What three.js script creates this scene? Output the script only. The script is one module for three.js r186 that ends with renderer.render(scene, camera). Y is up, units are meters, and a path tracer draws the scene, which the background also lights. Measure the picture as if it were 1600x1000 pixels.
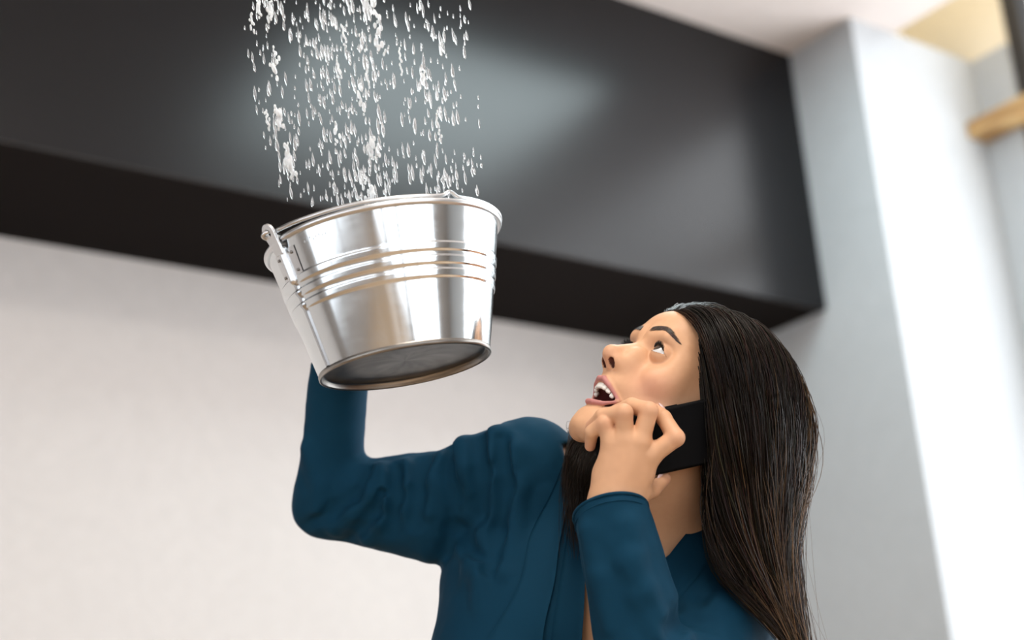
import * as THREE from 'three';
import { RoundedBoxGeometry } from 'three/addons/geometries/RoundedBoxGeometry.js';
import { mergeGeometries } from 'three/addons/utils/BufferGeometryUtils.js';
import { RectAreaLightUniformsLib } from 'three/addons/lights/RectAreaLightUniformsLib.js';

// ------------------------------------------------------------------ camera, sky, light, exposure
RectAreaLightUniformsLib.init();
const renderer = new THREE.WebGLRenderer({ antialias: true });
renderer.toneMapping = THREE.LinearToneMapping;
renderer.toneMappingExposure = 1.0;
renderer.shadowMap.enabled = true;
const scene = new THREE.Scene();
scene.background = new THREE.Color(1.0, 1.04, 1.1);
scene.backgroundIntensity = 1.6;

const FPX = 2263, EYE = 1.05;                       // focal length in pixels of the 1600 x 1000 frame, camera height
const camera = new THREE.PerspectiveCamera(2 * Math.atan(500 / FPX) * 180 / Math.PI, 1.6, 0.05, 60);
const AX = new THREE.Vector3(3350, -570, -FPX).normalize();
const AU = new THREE.Vector3(-440, 6400, -FPX).normalize();
AU.addScaledVector(AX, -AX.dot(AU)).normalize();
const AZ = new THREE.Vector3().crossVectors(AX, AU);
const ROT = new THREE.Matrix4().set(AX.x, AX.y, AX.z, 0, AU.x, AU.y, AU.z, 0, AZ.x, AZ.y, AZ.z, 0, 0, 0, 0, 1);
camera.position.set(0, EYE, 0);
camera.quaternion.setFromRotationMatrix(ROT);
camera.focus = 1.66;
camera.userData.fStop = 2.2;
camera.setFocalLength(camera.getFocalLength());
scene.add(camera);

function areaLight(name, w, h, pos, look, color, intensity) {
  const l = new THREE.RectAreaLight(color, intensity, w, h);
  l.name = name; l.position.set(...pos); l.lookAt(...look); scene.add(l); return l;
}
const DAY = new THREE.Color(1.0, 1.02, 1.05);
// daylight in the panes: [name, width, height, position, normal, radiance]
for (const [z, w] of [[-1.957, 1.1], [-0.795, 1.07], [0.35, 1.06]]) {
  areaLight('side_window_daylight', w, 2.28, [4.06, 2.02, z], [0, 2.02, z], DAY, 4.2);
  areaLight('side_window_top_daylight', w, 0.76, [4.06, 3.66, z], [0, 3.66, z], DAY, 3.2);
}
for (const [x, w] of [[-2.42, 0.84], [-1.21, 1.02], [0.14, 1.12], [1.66, 1.5]]) areaLight('rear_window_daylight', w, 2.72, [x, 1.52, 3.44], [x, 1.52, -3], DAY, 1.6);
for (const z of [-2.035, -0.765, 0.505, 1.775]) areaLight('left_window_daylight', 1.18, 2.3, [-3.21, 1.63, z], [3, 1.63, z], DAY, 0.6);

// ------------------------------------------------------------------ helpers
let seed = 12345;
function rnd() { seed = (seed * 1664525 + 1013904223) >>> 0; return seed / 4294967296; }
const rr = (a, b) => a + (b - a) * rnd();
const V = (x, y, z) => new THREE.Vector3(x, y, z);
const used = {};
function numbered(n) { const k = used[n] = (used[n] ?? -1) + 1; return k ? n + '_' + String(k).padStart(3, '0') : n; }
function shade(o) { o.traverse(c => { if (c.isMesh) { c.castShadow = true; c.receiveShadow = true; } }); return o; }
function tag(o, label, category, group, kind) {
  if (label) o.userData.label = label;
  if (category) o.userData.category = category;
  if (group) o.userData.group = group;
  if (kind) o.userData.kind = kind;
  return o;
}
function mesh(name, geo, mat, parent) {
  const m = new THREE.Mesh(geo, mat); m.name = name; m.castShadow = m.receiveShadow = true;
  if (parent) parent.add(m); return m;
}
function thing(name, label, category, group) {
  const g = new THREE.Group(); g.name = numbered(name); tag(g, label, category, group); scene.add(g); return g;
}
function struct(name, geo, mat, label, category) {
  const m = mesh(name, geo, mat, scene); return tag(m, label, category, null, 'structure');
}
function box(x0, x1, y0, y1, z0, z1) {
  const g = new THREE.BoxGeometry(x1 - x0, y1 - y0, z1 - z0);
  g.translate((x0 + x1) / 2, (y0 + y1) / 2, (z0 + z1) / 2);
  const p = g.attributes.position, n = g.attributes.normal, uv = g.attributes.uv;   // uv in metres
  for (let i = 0; i < p.count; i++) {
    const ax = Math.abs(n.getX(i)), ay = Math.abs(n.getY(i));
    if (ax > 0.5) uv.setXY(i, p.getZ(i), p.getY(i)); else if (ay > 0.5) uv.setXY(i, p.getX(i), p.getZ(i)); else uv.setXY(i, p.getX(i), p.getY(i));
  }
  return g;
}
// world point seen in the direction of a frame position, at a depth in metres along the optical axis
function W(px, py, d) {
  return V((px - 800) / FPX * d, -(py - 500) / FPX * d, -d).applyMatrix4(ROT).add(camera.position);
}
const ROTI = ROT.clone().transpose();
function pix(p) { const c = p.clone().sub(camera.position).applyMatrix4(ROTI); return [800 + FPX * c.x / -c.z, 500 - FPX * c.y / -c.z, -c.z]; }

// smooth value noise in 3-D
function hash3(i, j, k) { let h = (i * 374761393 + j * 668265263 + k * 2147483647) | 0; h = Math.imul(h ^ (h >>> 13), 1274126177); return ((h ^ (h >>> 16)) >>> 0) / 4294967296; }
function noise(x, y, z) {
  const i = Math.floor(x), j = Math.floor(y), k = Math.floor(z); let fx = x - i, fy = y - j, fz = z - k;
  fx = fx * fx * (3 - 2 * fx); fy = fy * fy * (3 - 2 * fy); fz = fz * fz * (3 - 2 * fz);
  const L = (a, b, t) => a + (b - a) * t;
  return L(L(L(hash3(i, j, k), hash3(i + 1, j, k), fx), L(hash3(i, j + 1, k), hash3(i + 1, j + 1, k), fx), fy),
    L(L(hash3(i, j, k + 1), hash3(i + 1, j, k + 1), fx), L(hash3(i, j + 1, k + 1), hash3(i + 1, j + 1, k + 1), fx), fy), fz) * 2 - 1;
}
function smin(a, b, k) { const h = Math.max(k - Math.abs(a - b), 0) / k; return Math.min(a, b) - h * h * k * 0.25; }
function smax(a, b, k) { return -smin(-a, -b, k); }
function cone(x, y, z, p) {      // tapered capsule [ax ay az bx by bz ra rb]
  const bx = p[3] - p[0], by = p[4] - p[1], bz = p[5] - p[2], dx = x - p[0], dy = y - p[1], dz = z - p[2];
  let t = (dx * bx + dy * by + dz * bz) / (bx * bx + by * by + bz * bz + 1e-12); t = t < 0 ? 0 : t > 1 ? 1 : t;
  const ex = dx - t * bx, ey = dy - t * by, ez = dz - t * bz;
  return Math.sqrt(ex * ex + ey * ey + ez * ez) - (p[6] + (p[7] - p[6]) * t);
}
const pr = (a, b, ra, rb = ra) => [a.x, a.y, a.z, b.x, b.y, b.z, ra, rb];
function ell(x, y, z, cx, cy, cz, rx, ry, rz) {
  const ax = (x - cx) / rx, ay = (y - cy) / ry, az = (z - cz) / rz;
  const k0 = Math.sqrt(ax * ax + ay * ay + az * az), bx = ax / rx, by = ay / ry, bz = az / rz;
  const k1 = Math.sqrt(bx * bx + by * by + bz * bz);
  return k1 < 1e-9 ? -Math.min(rx, ry, rz) : k0 * (k0 - 1) / k1;
}
// meshes the zero surface of a field by surface nets on a sparse grid
function fieldMesh(fn, lo, hi, cell, colour) {
  const nx = Math.ceil((hi[0] - lo[0]) / cell) + 1, ny = Math.ceil((hi[1] - lo[1]) / cell) + 1, nz = Math.ceil((hi[2] - lo[2]) / cell) + 1;
  const val = new Float32Array(nx * ny * nz).fill(NaN), idx = new Int32Array(nx * ny * nz).fill(-1);
  const at = (i, j, k) => (k * ny + j) * nx + i, B = 6, act = [];
  for (let k = 0; k < nz - 1; k += B) for (let j = 0; j < ny - 1; j += B) for (let i = 0; i < nx - 1; i += B) {
    const d = fn(lo[0] + (i + B / 2) * cell, lo[1] + (j + B / 2) * cell, lo[2] + (k + B / 2) * cell);
    if (Math.abs(d) < cell * B * 1.5) act.push(i, j, k);
  }
  const P = [], cells = [];
  const get = (i, j, k) => { const a = at(i, j, k); let v = val[a]; if (v !== v) { v = val[a] = fn(lo[0] + i * cell, lo[1] + j * cell, lo[2] + k * cell); } return v; };
  const E = [[0, 1], [2, 3], [4, 5], [6, 7], [0, 2], [1, 3], [4, 6], [5, 7], [0, 4], [1, 5], [2, 6], [3, 7]], c = new Float64Array(8);
  for (let a = 0; a < act.length; a += 3) {
    const I = Math.min(act[a] + B, nx - 1), J = Math.min(act[a + 1] + B, ny - 1), K = Math.min(act[a + 2] + B, nz - 1);
    for (let k = act[a + 2]; k < K; k++) for (let j = act[a + 1]; j < J; j++) for (let i = act[a]; i < I; i++) {
      let m = 0;
      for (let n = 0; n < 8; n++) { c[n] = get(i + (n & 1), j + (n >> 1 & 1), k + (n >> 2)); if (c[n] < 0) m |= 1 << n; }
      if (m === 0 || m === 255) continue;
      let x = 0, y = 0, z = 0, q = 0;
      for (const [e0, e1] of E) {
        if ((c[e0] < 0) === (c[e1] < 0)) continue;
        const t = c[e0] / (c[e0] - c[e1]);
        x += (e0 & 1) + ((e1 & 1) - (e0 & 1)) * t; y += (e0 >> 1 & 1) + ((e1 >> 1 & 1) - (e0 >> 1 & 1)) * t; z += (e0 >> 2) + ((e1 >> 2) - (e0 >> 2)) * t; q++;
      }
      idx[at(i, j, k)] = P.length / 3; cells.push(i, j, k);
      P.push(lo[0] + (i + x / q) * cell, lo[1] + (j + y / q) * cell, lo[2] + (k + z / q) * cell);
    }
  }
  const T = [];
  const quad = (a, b, c2, d, flip) => { if (a < 0 || b < 0 || c2 < 0 || d < 0) return; flip ? T.push(a, c2, b, a, d, c2) : T.push(a, b, c2, a, c2, d); };
  for (let n = 0; n < cells.length; n += 3) {
    const i = cells[n], j = cells[n + 1], k = cells[n + 2], s = get(i, j, k) < 0;
    if (j && k && s !== get(i + 1, j, k) < 0) quad(idx[at(i, j, k)], idx[at(i, j - 1, k)], idx[at(i, j - 1, k - 1)], idx[at(i, j, k - 1)], s ? 0 : 1 - 0);
    if (i && k && s !== get(i, j + 1, k) < 0) quad(idx[at(i, j, k)], idx[at(i, j, k - 1)], idx[at(i - 1, j, k - 1)], idx[at(i - 1, j, k)], s ? 0 : 1);
    if (i && j && s !== get(i, j, k + 1) < 0) quad(idx[at(i, j, k)], idx[at(i - 1, j, k)], idx[at(i - 1, j - 1, k)], idx[at(i, j - 1, k)], s ? 0 : 1);
  }
  const N = new Float32Array(P.length), e = cell * 0.6;
  const C = colour ? new Float32Array(P.length) : null;
  for (let n = 0; n < P.length; n += 3) {
    const x = P[n], y = P[n + 1], z = P[n + 2];
    let gx = fn(x + e, y, z) - fn(x - e, y, z), gy = fn(x, y + e, z) - fn(x, y - e, z), gz = fn(x, y, z + e) - fn(x, y, z - e);
    const l = Math.hypot(gx, gy, gz) || 1; N[n] = gx / l; N[n + 1] = gy / l; N[n + 2] = gz / l;
    if (C) { const q = colour(x, y, z, N[n], N[n + 1], N[n + 2]); C[n] = q[0]; C[n + 1] = q[1]; C[n + 2] = q[2]; }
  }
  const g = new THREE.BufferGeometry();
  g.setAttribute('position', new THREE.BufferAttribute(new Float32Array(P), 3));
  g.setAttribute('normal', new THREE.BufferAttribute(N, 3));
  if (C) g.setAttribute('color', new THREE.BufferAttribute(C, 3));
  g.setIndex(T);
  return g;
}
function strands(list, sides = 3) {        // list of { p: [Vector3], r: [radius], c: [colour] }
  const P = [], N = [], C = [], T = [];
  const t = V(0, 0, 0), a = V(0, 0, 0), b = V(0, 0, 0), n = V(0, 0, 0);
  for (const s of list) {
    const m = s.p.length, base = P.length / 3;
    for (let i = 0; i < m; i++) {
      t.subVectors(s.p[Math.min(i + 1, m - 1)], s.p[Math.max(i - 1, 0)]).normalize();
      if (i === 0) { a.set(t.y, t.z, t.x); } a.addScaledVector(t, -a.dot(t)).normalize(); b.crossVectors(t, a);
      const r = s.r[0] + (s.r[1] - s.r[0]) * i / (m - 1), w = i / (m - 1), c0 = s.c[0], c1 = s.c[1] ?? s.c[0];
      for (let k = 0; k < sides; k++) {
        const ph = k / sides * 2 * Math.PI; n.copy(a).multiplyScalar(Math.cos(ph)).addScaledVector(b, Math.sin(ph));
        P.push(s.p[i].x + n.x * r, s.p[i].y + n.y * r, s.p[i].z + n.z * r); N.push(n.x, n.y, n.z);
        C.push(c0[0] + (c1[0] - c0[0]) * w, c0[1] + (c1[1] - c0[1]) * w, c0[2] + (c1[2] - c0[2]) * w);
      }
      if (i) for (let k = 0; k < sides; k++) {
        const k2 = (k + 1) % sides, o = base + (i - 1) * sides;
        T.push(o + k, o + k2, o + sides + k, o + k2, o + sides + k2, o + sides + k);
      }
    }
  }
  const g = new THREE.BufferGeometry();
  g.setAttribute('position', new THREE.BufferAttribute(new Float32Array(P), 3));
  g.setAttribute('normal', new THREE.BufferAttribute(new Float32Array(N), 3));
  g.setAttribute('color', new THREE.BufferAttribute(new Float32Array(C), 3));
  g.setIndex(T); return g;
}
function tube(pts, r, seg = 40, rad = 8, closed = false) { return new THREE.TubeGeometry(new THREE.CatmullRomCurve3(pts, closed), seg, r, rad, closed); }
function noiseTexture(size, f, lo, hi, srgb, repeat) {
  const d = new Uint8Array(size * size * 4);
  for (let j = 0; j < size; j++) for (let i = 0; i < size; i++) {
    const v = f(i / size, j / size), o = (j * size + i) * 4;
    for (let c = 0; c < 3; c++) d[o + c] = Math.max(0, Math.min(255, lo[c] + (hi[c] - lo[c]) * v));
    d[o + 3] = 255;
  }
  const t = new THREE.DataTexture(d, size, size); t.magFilter = THREE.LinearFilter; t.wrapS = t.wrapT = THREE.RepeatWrapping;
  if (srgb) t.colorSpace = THREE.SRGBColorSpace; if (repeat) t.repeat.set(...repeat); t.needsUpdate = true; return t;
}
function tileNoise(u, v, n) {    // repeats every unit
  const a = u * 2 * Math.PI, b = v * 2 * Math.PI, R = n / (2 * Math.PI);
  return noise(Math.cos(a) * R + 7.3, Math.sin(a) * R + Math.cos(b) * R * 0.73 + 3.1, Math.sin(b) * R + Math.cos(b) * R * 0.5 + 11) * 0.5 + 0.5;
}

// ------------------------------------------------------------------ materials of the room
const rgb = (r, g, b) => new THREE.Color().setRGB(r, g, b);
const plaster = noiseTexture(256, (u, v) => 0.4 * tileNoise(u, v, 24) + 0.6 * tileNoise(v, u, 60), [246, 246, 246], [255, 255, 255], true);
const plasterBump = noiseTexture(256, (u, v) => tileNoise(u, v, 90), [90, 90, 90], [165, 165, 165], false);
const wallMat = (c, rough = 0.85) => new THREE.MeshStandardMaterial({ color: c, roughness: rough, map: plaster, bumpMap: plasterBump, bumpScale: 0.0006 });
const M = {
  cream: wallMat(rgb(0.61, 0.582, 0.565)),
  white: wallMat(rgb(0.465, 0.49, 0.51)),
  dim: wallMat(rgb(0.34, 0.31, 0.29)),
  ceiling: wallMat(rgb(0.78, 0.72, 0.69)),
  well: wallMat(rgb(0.88, 0.80, 0.64)),
  panel: new THREE.MeshPhysicalMaterial({ color: rgb(0.006, 0.006, 0.007), roughness: 0.27, specularIntensity: 0.65, ior: 1.5 }),
  under: new THREE.MeshPhysicalMaterial({ color: rgb(0.008, 0.006, 0.0055), roughness: 0.85, specularIntensity: 0.2 }),
  floor: wallMat(rgb(0.40, 0.27, 0.16), 0.45),
  frame: new THREE.MeshStandardMaterial({ color: rgb(0.02, 0.019, 0.02), roughness: 0.5 }),
  glass: new THREE.MeshPhysicalMaterial({ color: rgb(1, 1, 1), roughness: 0.0, transmission: 1, thickness: 0, ior: 1.5 }),
  wood: new THREE.MeshStandardMaterial({ color: rgb(0.62, 0.42, 0.20), roughness: 0.55, map: noiseTexture(256, (u, v) => 0.5 + 0.5 * Math.sin(40 * v + 6 * tileNoise(u, v, 5)), [205, 190, 170], [255, 255, 250], true) }),
};

// ------------------------------------------------------------------ the room
const CEIL = EYE + 2.472, BOT = EYE + 1.533, XP = 3.445, ZP = -2.72, XR = 4.07;
struct('floor', box(-3.2, XR + 0.2, -0.1, 0, -3.7, 3.6), M.floor, 'warm brown floor of the room');
struct('wall_back', box(-3.2, XP + 0.2, 0, CEIL, -3.68, -3.54), M.cream, 'cream plastered wall under the dark bulkhead');
{
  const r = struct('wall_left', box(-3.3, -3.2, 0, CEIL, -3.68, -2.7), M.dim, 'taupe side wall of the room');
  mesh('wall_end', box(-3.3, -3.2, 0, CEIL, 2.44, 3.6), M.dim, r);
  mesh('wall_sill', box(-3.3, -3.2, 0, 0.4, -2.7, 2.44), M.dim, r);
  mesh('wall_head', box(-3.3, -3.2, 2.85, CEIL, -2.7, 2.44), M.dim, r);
  const w = new THREE.Group(); w.name = 'window_3'; tag(w, 'window in the left wall of the room', null, null, 'structure'); scene.add(w);
  for (const z of [-2.7, -1.43, -0.16, 1.11, 2.38]) mesh('mullion', box(-3.28, -3.22, 0.4, 2.85, z, z + 0.06), M.frame, w);
  for (const y of [0.4, 2.79]) mesh('window_rail', box(-3.28, -3.22, y, y + 0.06, -2.7, 2.44), M.frame, w);
  for (const z of [-2.64, -1.37, -0.1, 1.17]) mesh('pane', box(-3.252, -3.247, 0.46, 2.79, z, z + 1.21), M.glass, w);
}
{
  const b = struct('trim_1', box(-3.2, XP, BOT + 0.012, CEIL, -3.54, -3.012), M.under, 'black boxed bulkhead under the ceiling');
  mesh('front_panel', box(-3.2, XP, BOT, CEIL, -3.012, -3.0), M.panel, b).userData.label = 'glossy black front of the bulkhead';
  mesh('underside_panel', box(-3.2, XP, BOT, BOT + 0.012, -3.54, -3.012), M.under, b).userData.label = 'matt black underside of the bulkhead';
}
{
  const p = struct('wall_pillar', box(XP + 0.012, XR, 0, CEIL, -3.54, ZP - 0.012), M.white, 'wide wall pier beside the window');
  mesh('side_face', box(XP, XP + 0.012, 0, CEIL, -3.54, ZP), M.white, p).userData.label = 'side of the pier facing into the room';
  mesh('front_face', box(XP + 0.012, XR, 0, CEIL, ZP - 0.012, ZP), M.white, p).userData.label = 'white painted front of the pier';
}
const XW = 3.66;     // ceiling ends here; beyond it a raised light well runs along the window
struct('ceiling', box(-3.2, XW, CEIL, CEIL + 0.1, -3.68, 3.6), M.ceiling, 'beige ceiling of the room');
{
  const w = struct('ceiling_well', box(XW, XR + 0.2, CEIL + 0.62, CEIL + 0.72, -3.3, 3.6), M.well, 'cream raised ceiling well above the window');
  mesh('well_end', box(XW, XR, CEIL, CEIL + 0.62, -3.1, -2.98), M.well, w);
  mesh('well_floor', box(XW, XR, CEIL - 0.02, CEIL, -2.98, ZP - 0.012), M.well, w);
  mesh('well_side', box(XW - 0.06, XW, CEIL + 0.1, CEIL + 0.62, -3.1, 3.6), M.well, w);
}
{
  const Z0 = -2.575, Z1 = 0.95, r = struct('wall_right', box(XR, XR + 0.14, 0, 0.8, -3.3, 3.6), M.white, 'white window wall at the right');
  mesh('wall_end', box(XR, XR + 0.14, 0.8, CEIL, -3.3, Z0), M.white, r);
  mesh('well_return', box(XR, XR + 0.14, CEIL, CEIL + 0.62, -3.3, Z0), M.well, r);
  mesh('wall_end', box(XR, XR + 0.14, 0.8, CEIL + 0.62, Z1, 3.6), M.white, r);
  const w = new THREE.Group(); w.name = 'window_1'; tag(w, 'tall dark-framed window along the right wall', null, null, 'structure'); scene.add(w);
  const zs = [Z0, -1.4, -0.25, Z1];
  for (const z of zs) mesh('mullion', box(XR + 0.02, XR + 0.1, 0.8, CEIL + 0.62, z === Z1 ? z - 0.06 : z, z === Z1 ? z : z + 0.06), M.frame, w);
  for (const y of [0.8, 3.19, CEIL + 0.56]) mesh('window_rail', box(XR + 0.02, XR + 0.1, y, y + 0.06, Z0, Z1), M.frame, w);
  for (let i = 0; i < 3; i++) for (const [y0, y1] of [[0.86, 3.19], [3.25, CEIL + 0.56]])
    mesh('pane', box(XR + 0.055, XR + 0.06, y0, y1, zs[i] + 0.06, zs[i + 1] + (i === 2 ? -0.06 : 0)), M.glass, w);
  const s = mesh('wooden_window_ledge', box(XR - 0.1, XR + 0.02, 3.2, 3.255, ZP, Z1), M.wood, scene);
  tag(s, 'light wooden ledge running along the window wall', 'ledge');
}
{
  const wx0 = -2.9, wx1 = 2.5, wy0 = 0.1, wy1 = 2.95;
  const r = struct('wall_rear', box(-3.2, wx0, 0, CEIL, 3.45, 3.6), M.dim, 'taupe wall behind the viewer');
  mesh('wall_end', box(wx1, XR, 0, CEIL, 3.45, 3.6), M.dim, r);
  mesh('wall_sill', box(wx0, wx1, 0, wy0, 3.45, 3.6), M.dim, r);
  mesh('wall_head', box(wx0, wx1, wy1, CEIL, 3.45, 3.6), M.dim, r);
  const w = new THREE.Group(); w.name = 'window_2'; tag(w, 'wide window in the wall behind the viewer', null, null, 'structure'); scene.add(w);
  for (const [x, q] of [[wx0, 0.06], [-1.98, 0.25], [-0.68, 0.25], [0.71, 0.19], [wx1 - 0.06, 0.06]]) mesh('mullion', box(x, x + q, wy0, wy1, 3.46, 3.56), M.frame, w);
  for (const y of [wy0, wy1 - 0.06]) mesh('window_rail', box(wx0, wx1, y, y + 0.06, 3.48, 3.56), M.frame, w);
  for (const [x0, x1] of [[-2.84, -1.98], [-1.73, -0.68], [-0.43, 0.71], [0.9, 2.44]]) mesh('pane', box(x0, x1, wy0 + 0.06, wy1 - 0.06, 3.515, 3.52), M.glass, w);
}
{
  const panel = (label, x, z, w, d, color, power) => {
    const l = thing('ceiling_light', label, 'ceiling light', 'ceiling light panels'); l.position.set(x, CEIL, z);
    mesh('light_frame', box(-w / 2 - 0.03, w / 2 + 0.03, -0.03, 0, -d / 2 - 0.03, d / 2 + 0.03), M.white, l);
    mesh('light_diffuser', box(-w / 2, w / 2, -0.034, -0.03, -d / 2, d / 2), new THREE.MeshStandardMaterial({ color: rgb(0.8, 0.8, 0.8), emissive: color, emissiveIntensity: 2 }), l);
    areaLight('ceiling_light_glow', w - 0.02, d - 0.02, [x, CEIL - 0.04, z], [x, 0, z], color, power);
  };
  panel('large square ceiling light panel mirrored in the black bulkhead', 2.45, -2.1, 1.1, 0.9, rgb(0.84, 1, 1.03), 8.5);
  panel('added oblong warm ceiling light panel, out of view, for top light on the person', 0.5, -0.3, 1.2, 0.6, rgb(1, 0.93, 0.83), 20);  // added lamp out of view, gives the figure light from above
}
// ------------------------------------------------------------------ the bucket
const BK = { h: 0.1473, r0: 0.0968, r1: 0.1333 };
const zinc = new THREE.MeshPhysicalMaterial({ color: rgb(0.80, 0.835, 0.85), metalness: 1, roughness: 0.17,
  roughnessMap: noiseTexture(256, (u, v) => 0.55 * tileNoise(u, v, 16) + 0.45 * tileNoise(v, u, 50), [150, 150, 150], [255, 255, 255], false) });
const zincDull = new THREE.MeshPhysicalMaterial({ color: rgb(0.62, 0.61, 0.60), metalness: 1, roughness: 0.34,
  map: noiseTexture(256, (u, v) => 0.6 * tileNoise(u, v, 10) + 0.4 * tileNoise(v, u, 40), [130, 126, 120], [235, 232, 228], true) });
const wire = new THREE.MeshPhysicalMaterial({ color: rgb(0.72, 0.73, 0.74), metalness: 1, roughness: 0.28 });
const bucketAxis = V(-0.15469, 0.98793, 0.00783).normalize();
const bucketBase = V(0.81266, 1.55057, -1.32778);
const bucket = thing('metal_bucket', 'galvanised metal bucket held up under the falling water', 'bucket');
bucket.position.copy(bucketBase);
bucket.quaternion.setFromUnitVectors(V(0, 1, 0), bucketAxis);
const toBucket = p => p.clone().sub(bucketBase).applyQuaternion(bucket.quaternion.clone().invert());
{
  const rad = y => BK.r0 + (BK.r1 - BK.r0) * y / BK.h;
  const prof = [], ridge = [0.073, 0.087, 0.101];
  for (let i = 0; i <= 240; i++) {
    const y = 0.002 + (BK.h - 0.004) * i / 240; let b = 0;
    for (const q of ridge) b += 0.0015 / (1 + Math.pow((y - q) / 0.0042, 12));
    prof.push(new THREE.Vector2(rad(y) + b, y));
  }
  for (let i = 60; i >= 0; i--) { const y = 0.006 + (BK.h - 0.008) * i / 60; prof.push(new THREE.Vector2(rad(y) - 0.0012, y)); }
  mesh('bucket_wall', new THREE.LatheGeometry(prof, 128), zinc, bucket);
  const rim = new THREE.TorusGeometry(BK.r1 + 0.001, 0.0034, 12, 128); rim.rotateX(Math.PI / 2); rim.translate(0, BK.h, 0);
  mesh('rolled_rim', rim, wire, bucket);
  const bp = [[0, 0.007], [0.05, 0.0068], [BK.r0 - 0.006, 0.0062], [BK.r0 - 0.003, 0.004], [BK.r0 - 0.0026, 0], [BK.r0 - 0.001, -0.0018], [BK.r0 + 0.0012, -0.001], [BK.r0 + 0.0016, 0.002], [BK.r0 - 0.0004, 0.009], [0, 0.009]];
  mesh('bucket_bottom', new THREE.LatheGeometry(bp.map(a => new THREE.Vector2(...a)), 96), zincDull, bucket);
  // ear direction: leftmost, turned a little to the viewer
  const earW = W(438, 414, 1.578), el = toBucket(earW); const phi = Math.atan2(el.z, el.x);
  for (const [k, ph] of [[0, phi], [1, phi + Math.PI]]) {
    const ear = new THREE.Group(); ear.name = 'ear'; ear.rotation.y = -ph; bucket.add(ear);   // local x points outwards
    const slope = (BK.r1 - BK.r0) / BK.h, tilt = Math.atan(slope);
    const onWall = (g, y, out) => { g.rotateZ(-tilt); g.translate(rad(y) + out, y, 0); return g; };
    // curved plate riveted to the wall
    const plate = new THREE.CylinderGeometry(rad(BK.h - 0.012) + 0.0009, rad(BK.h - 0.047) + 0.0009, 0.035, 24, 1, true, Math.PI / 2 - 0.17, 0.34);
    plate.translate(0, BK.h - 0.0295, 0);
    mesh('ear_plate', plate, new THREE.MeshPhysicalMaterial({ color: rgb(0.72, 0.73, 0.74), metalness: 1, roughness: 0.25, side: THREE.DoubleSide }), ear);
    const rib = new THREE.CapsuleGeometry(0.0055, 0.036, 6, 12); mesh('ear_rib', onWall(rib, BK.h - 0.028, 0.001), wire, ear);
    for (const [dz, dy] of [[-0.015, -0.018], [-0.015, -0.038], [0.015, -0.018], [0.015, -0.038]]) {
      const rv = new THREE.SphereGeometry(0.0019, 10, 8); rv.scale(0.6, 1, 1); rv.translate(rad(BK.h + dy) + 0.0008, BK.h + dy, dz); mesh('rivet', rv, zincDull, ear);
    }
    // raised loop with the hole that carries the bail
    const sh = new THREE.Shape(); sh.moveTo(-0.007, -0.012); sh.lineTo(-0.0095, 0.012); sh.absarc(0, 0.014, 0.0105, Math.PI, 0, true); sh.lineTo(0.007, -0.012); sh.lineTo(-0.007, -0.012);
    const ho = new THREE.Path(); ho.absarc(0, 0.0145, 0.0052, 0, Math.PI * 2); sh.holes.push(ho);
    const lp = new THREE.ExtrudeGeometry(sh, { depth: 0.0022, bevelEnabled: true, bevelSize: 0.0006, bevelThickness: 0.0006, bevelSegments: 2, curveSegments: 20 });
    lp.rotateY(Math.PI / 2); lp.rotateZ(-0.38); lp.translate(BK.r1 + 0.0045, BK.h - 0.004, 0);
    mesh('ear_loop', lp, wire, ear);
  }
  // bail: laid down on the near half of the rim, with a kink in the middle
  const er = BK.r1 + 0.006, ey = BK.h + 0.0095, pts = [], c = Math.cos(phi), s = Math.sin(phi);
  const near = toBucket(camera.position), sg = Math.sign(-s * near.x + c * near.z) || 1;
  for (let i = 0; i <= 44; i++) {
    const t = i / 44 * Math.PI, cx = er * Math.cos(t), cz = sg * (BK.r1 - 0.001) * Math.sin(t);
    const kink = Math.exp(-(((t - Math.PI * 0.52) / 0.05) ** 2)) * 0.006;
    const y = ey - (ey - BK.h - 0.0062) * Math.min(1, Math.sin(t) * 2.2) + kink;
    pts.push(V(cx * c - cz * s, y, cx * s + cz * c));
  }
  const hook = (d, r) => { const a = []; for (let i = 0; i <= 8; i++) { const t = i / 8 * Math.PI * 1.6; a.push(V((r + 0.010 * Math.sin(t)) * d * c, ey + 0.006 * (Math.cos(t) - 1) * 0.5 + 0.002, (r + 0.010 * Math.sin(t)) * d * s).add(V(-s, 0, c).multiplyScalar(-sg * 0.006 * (1 - Math.cos(t)) * 0.8))); } return a; };
  pts.unshift(...hook(1, er).reverse()); pts.push(...hook(-1, er));
  mesh('bail_handle', tube(pts, 0.0023, 260, 8), wire, bucket);
  // side seam down the wall under the visible ear
  const sp = new THREE.BufferGeometry(), SP = [], ST = [];
  for (let i = 0; i <= 60; i++) {
    const y = 0.004 + (BK.h - 0.012) * i / 60; let b = 0; for (const q of ridge) b += 0.0026 * Math.exp(-(((y - q) / 0.0028) ** 2));
    for (let k = 0; k < 5; k++) { const a = phi + (k - 2) * 0.022, r = rad(y) + 0.0004 + (k === 0 || k === 4 ? -0.0006 : 0.0014) + b; SP.push(Math.cos(a) * r, y, Math.sin(a) * r); }
    if (i) for (let k = 0; k < 4; k++) { const o = (i - 1) * 5 + k; ST.push(o, o + 5, o + 1, o + 1, o + 5, o + 6); }
  }
  sp.setAttribute('position', new THREE.BufferAttribute(new Float32Array(SP), 3)); sp.setIndex(ST); sp.computeVertexNormals();
  mesh('side_seam', sp, new THREE.MeshPhysicalMaterial({ color: rgb(0.55, 0.57, 0.59), metalness: 1, roughness: 0.22, side: THREE.DoubleSide }), bucket);
  // faint stamped strokes under the rim
  const ms = [];
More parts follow.
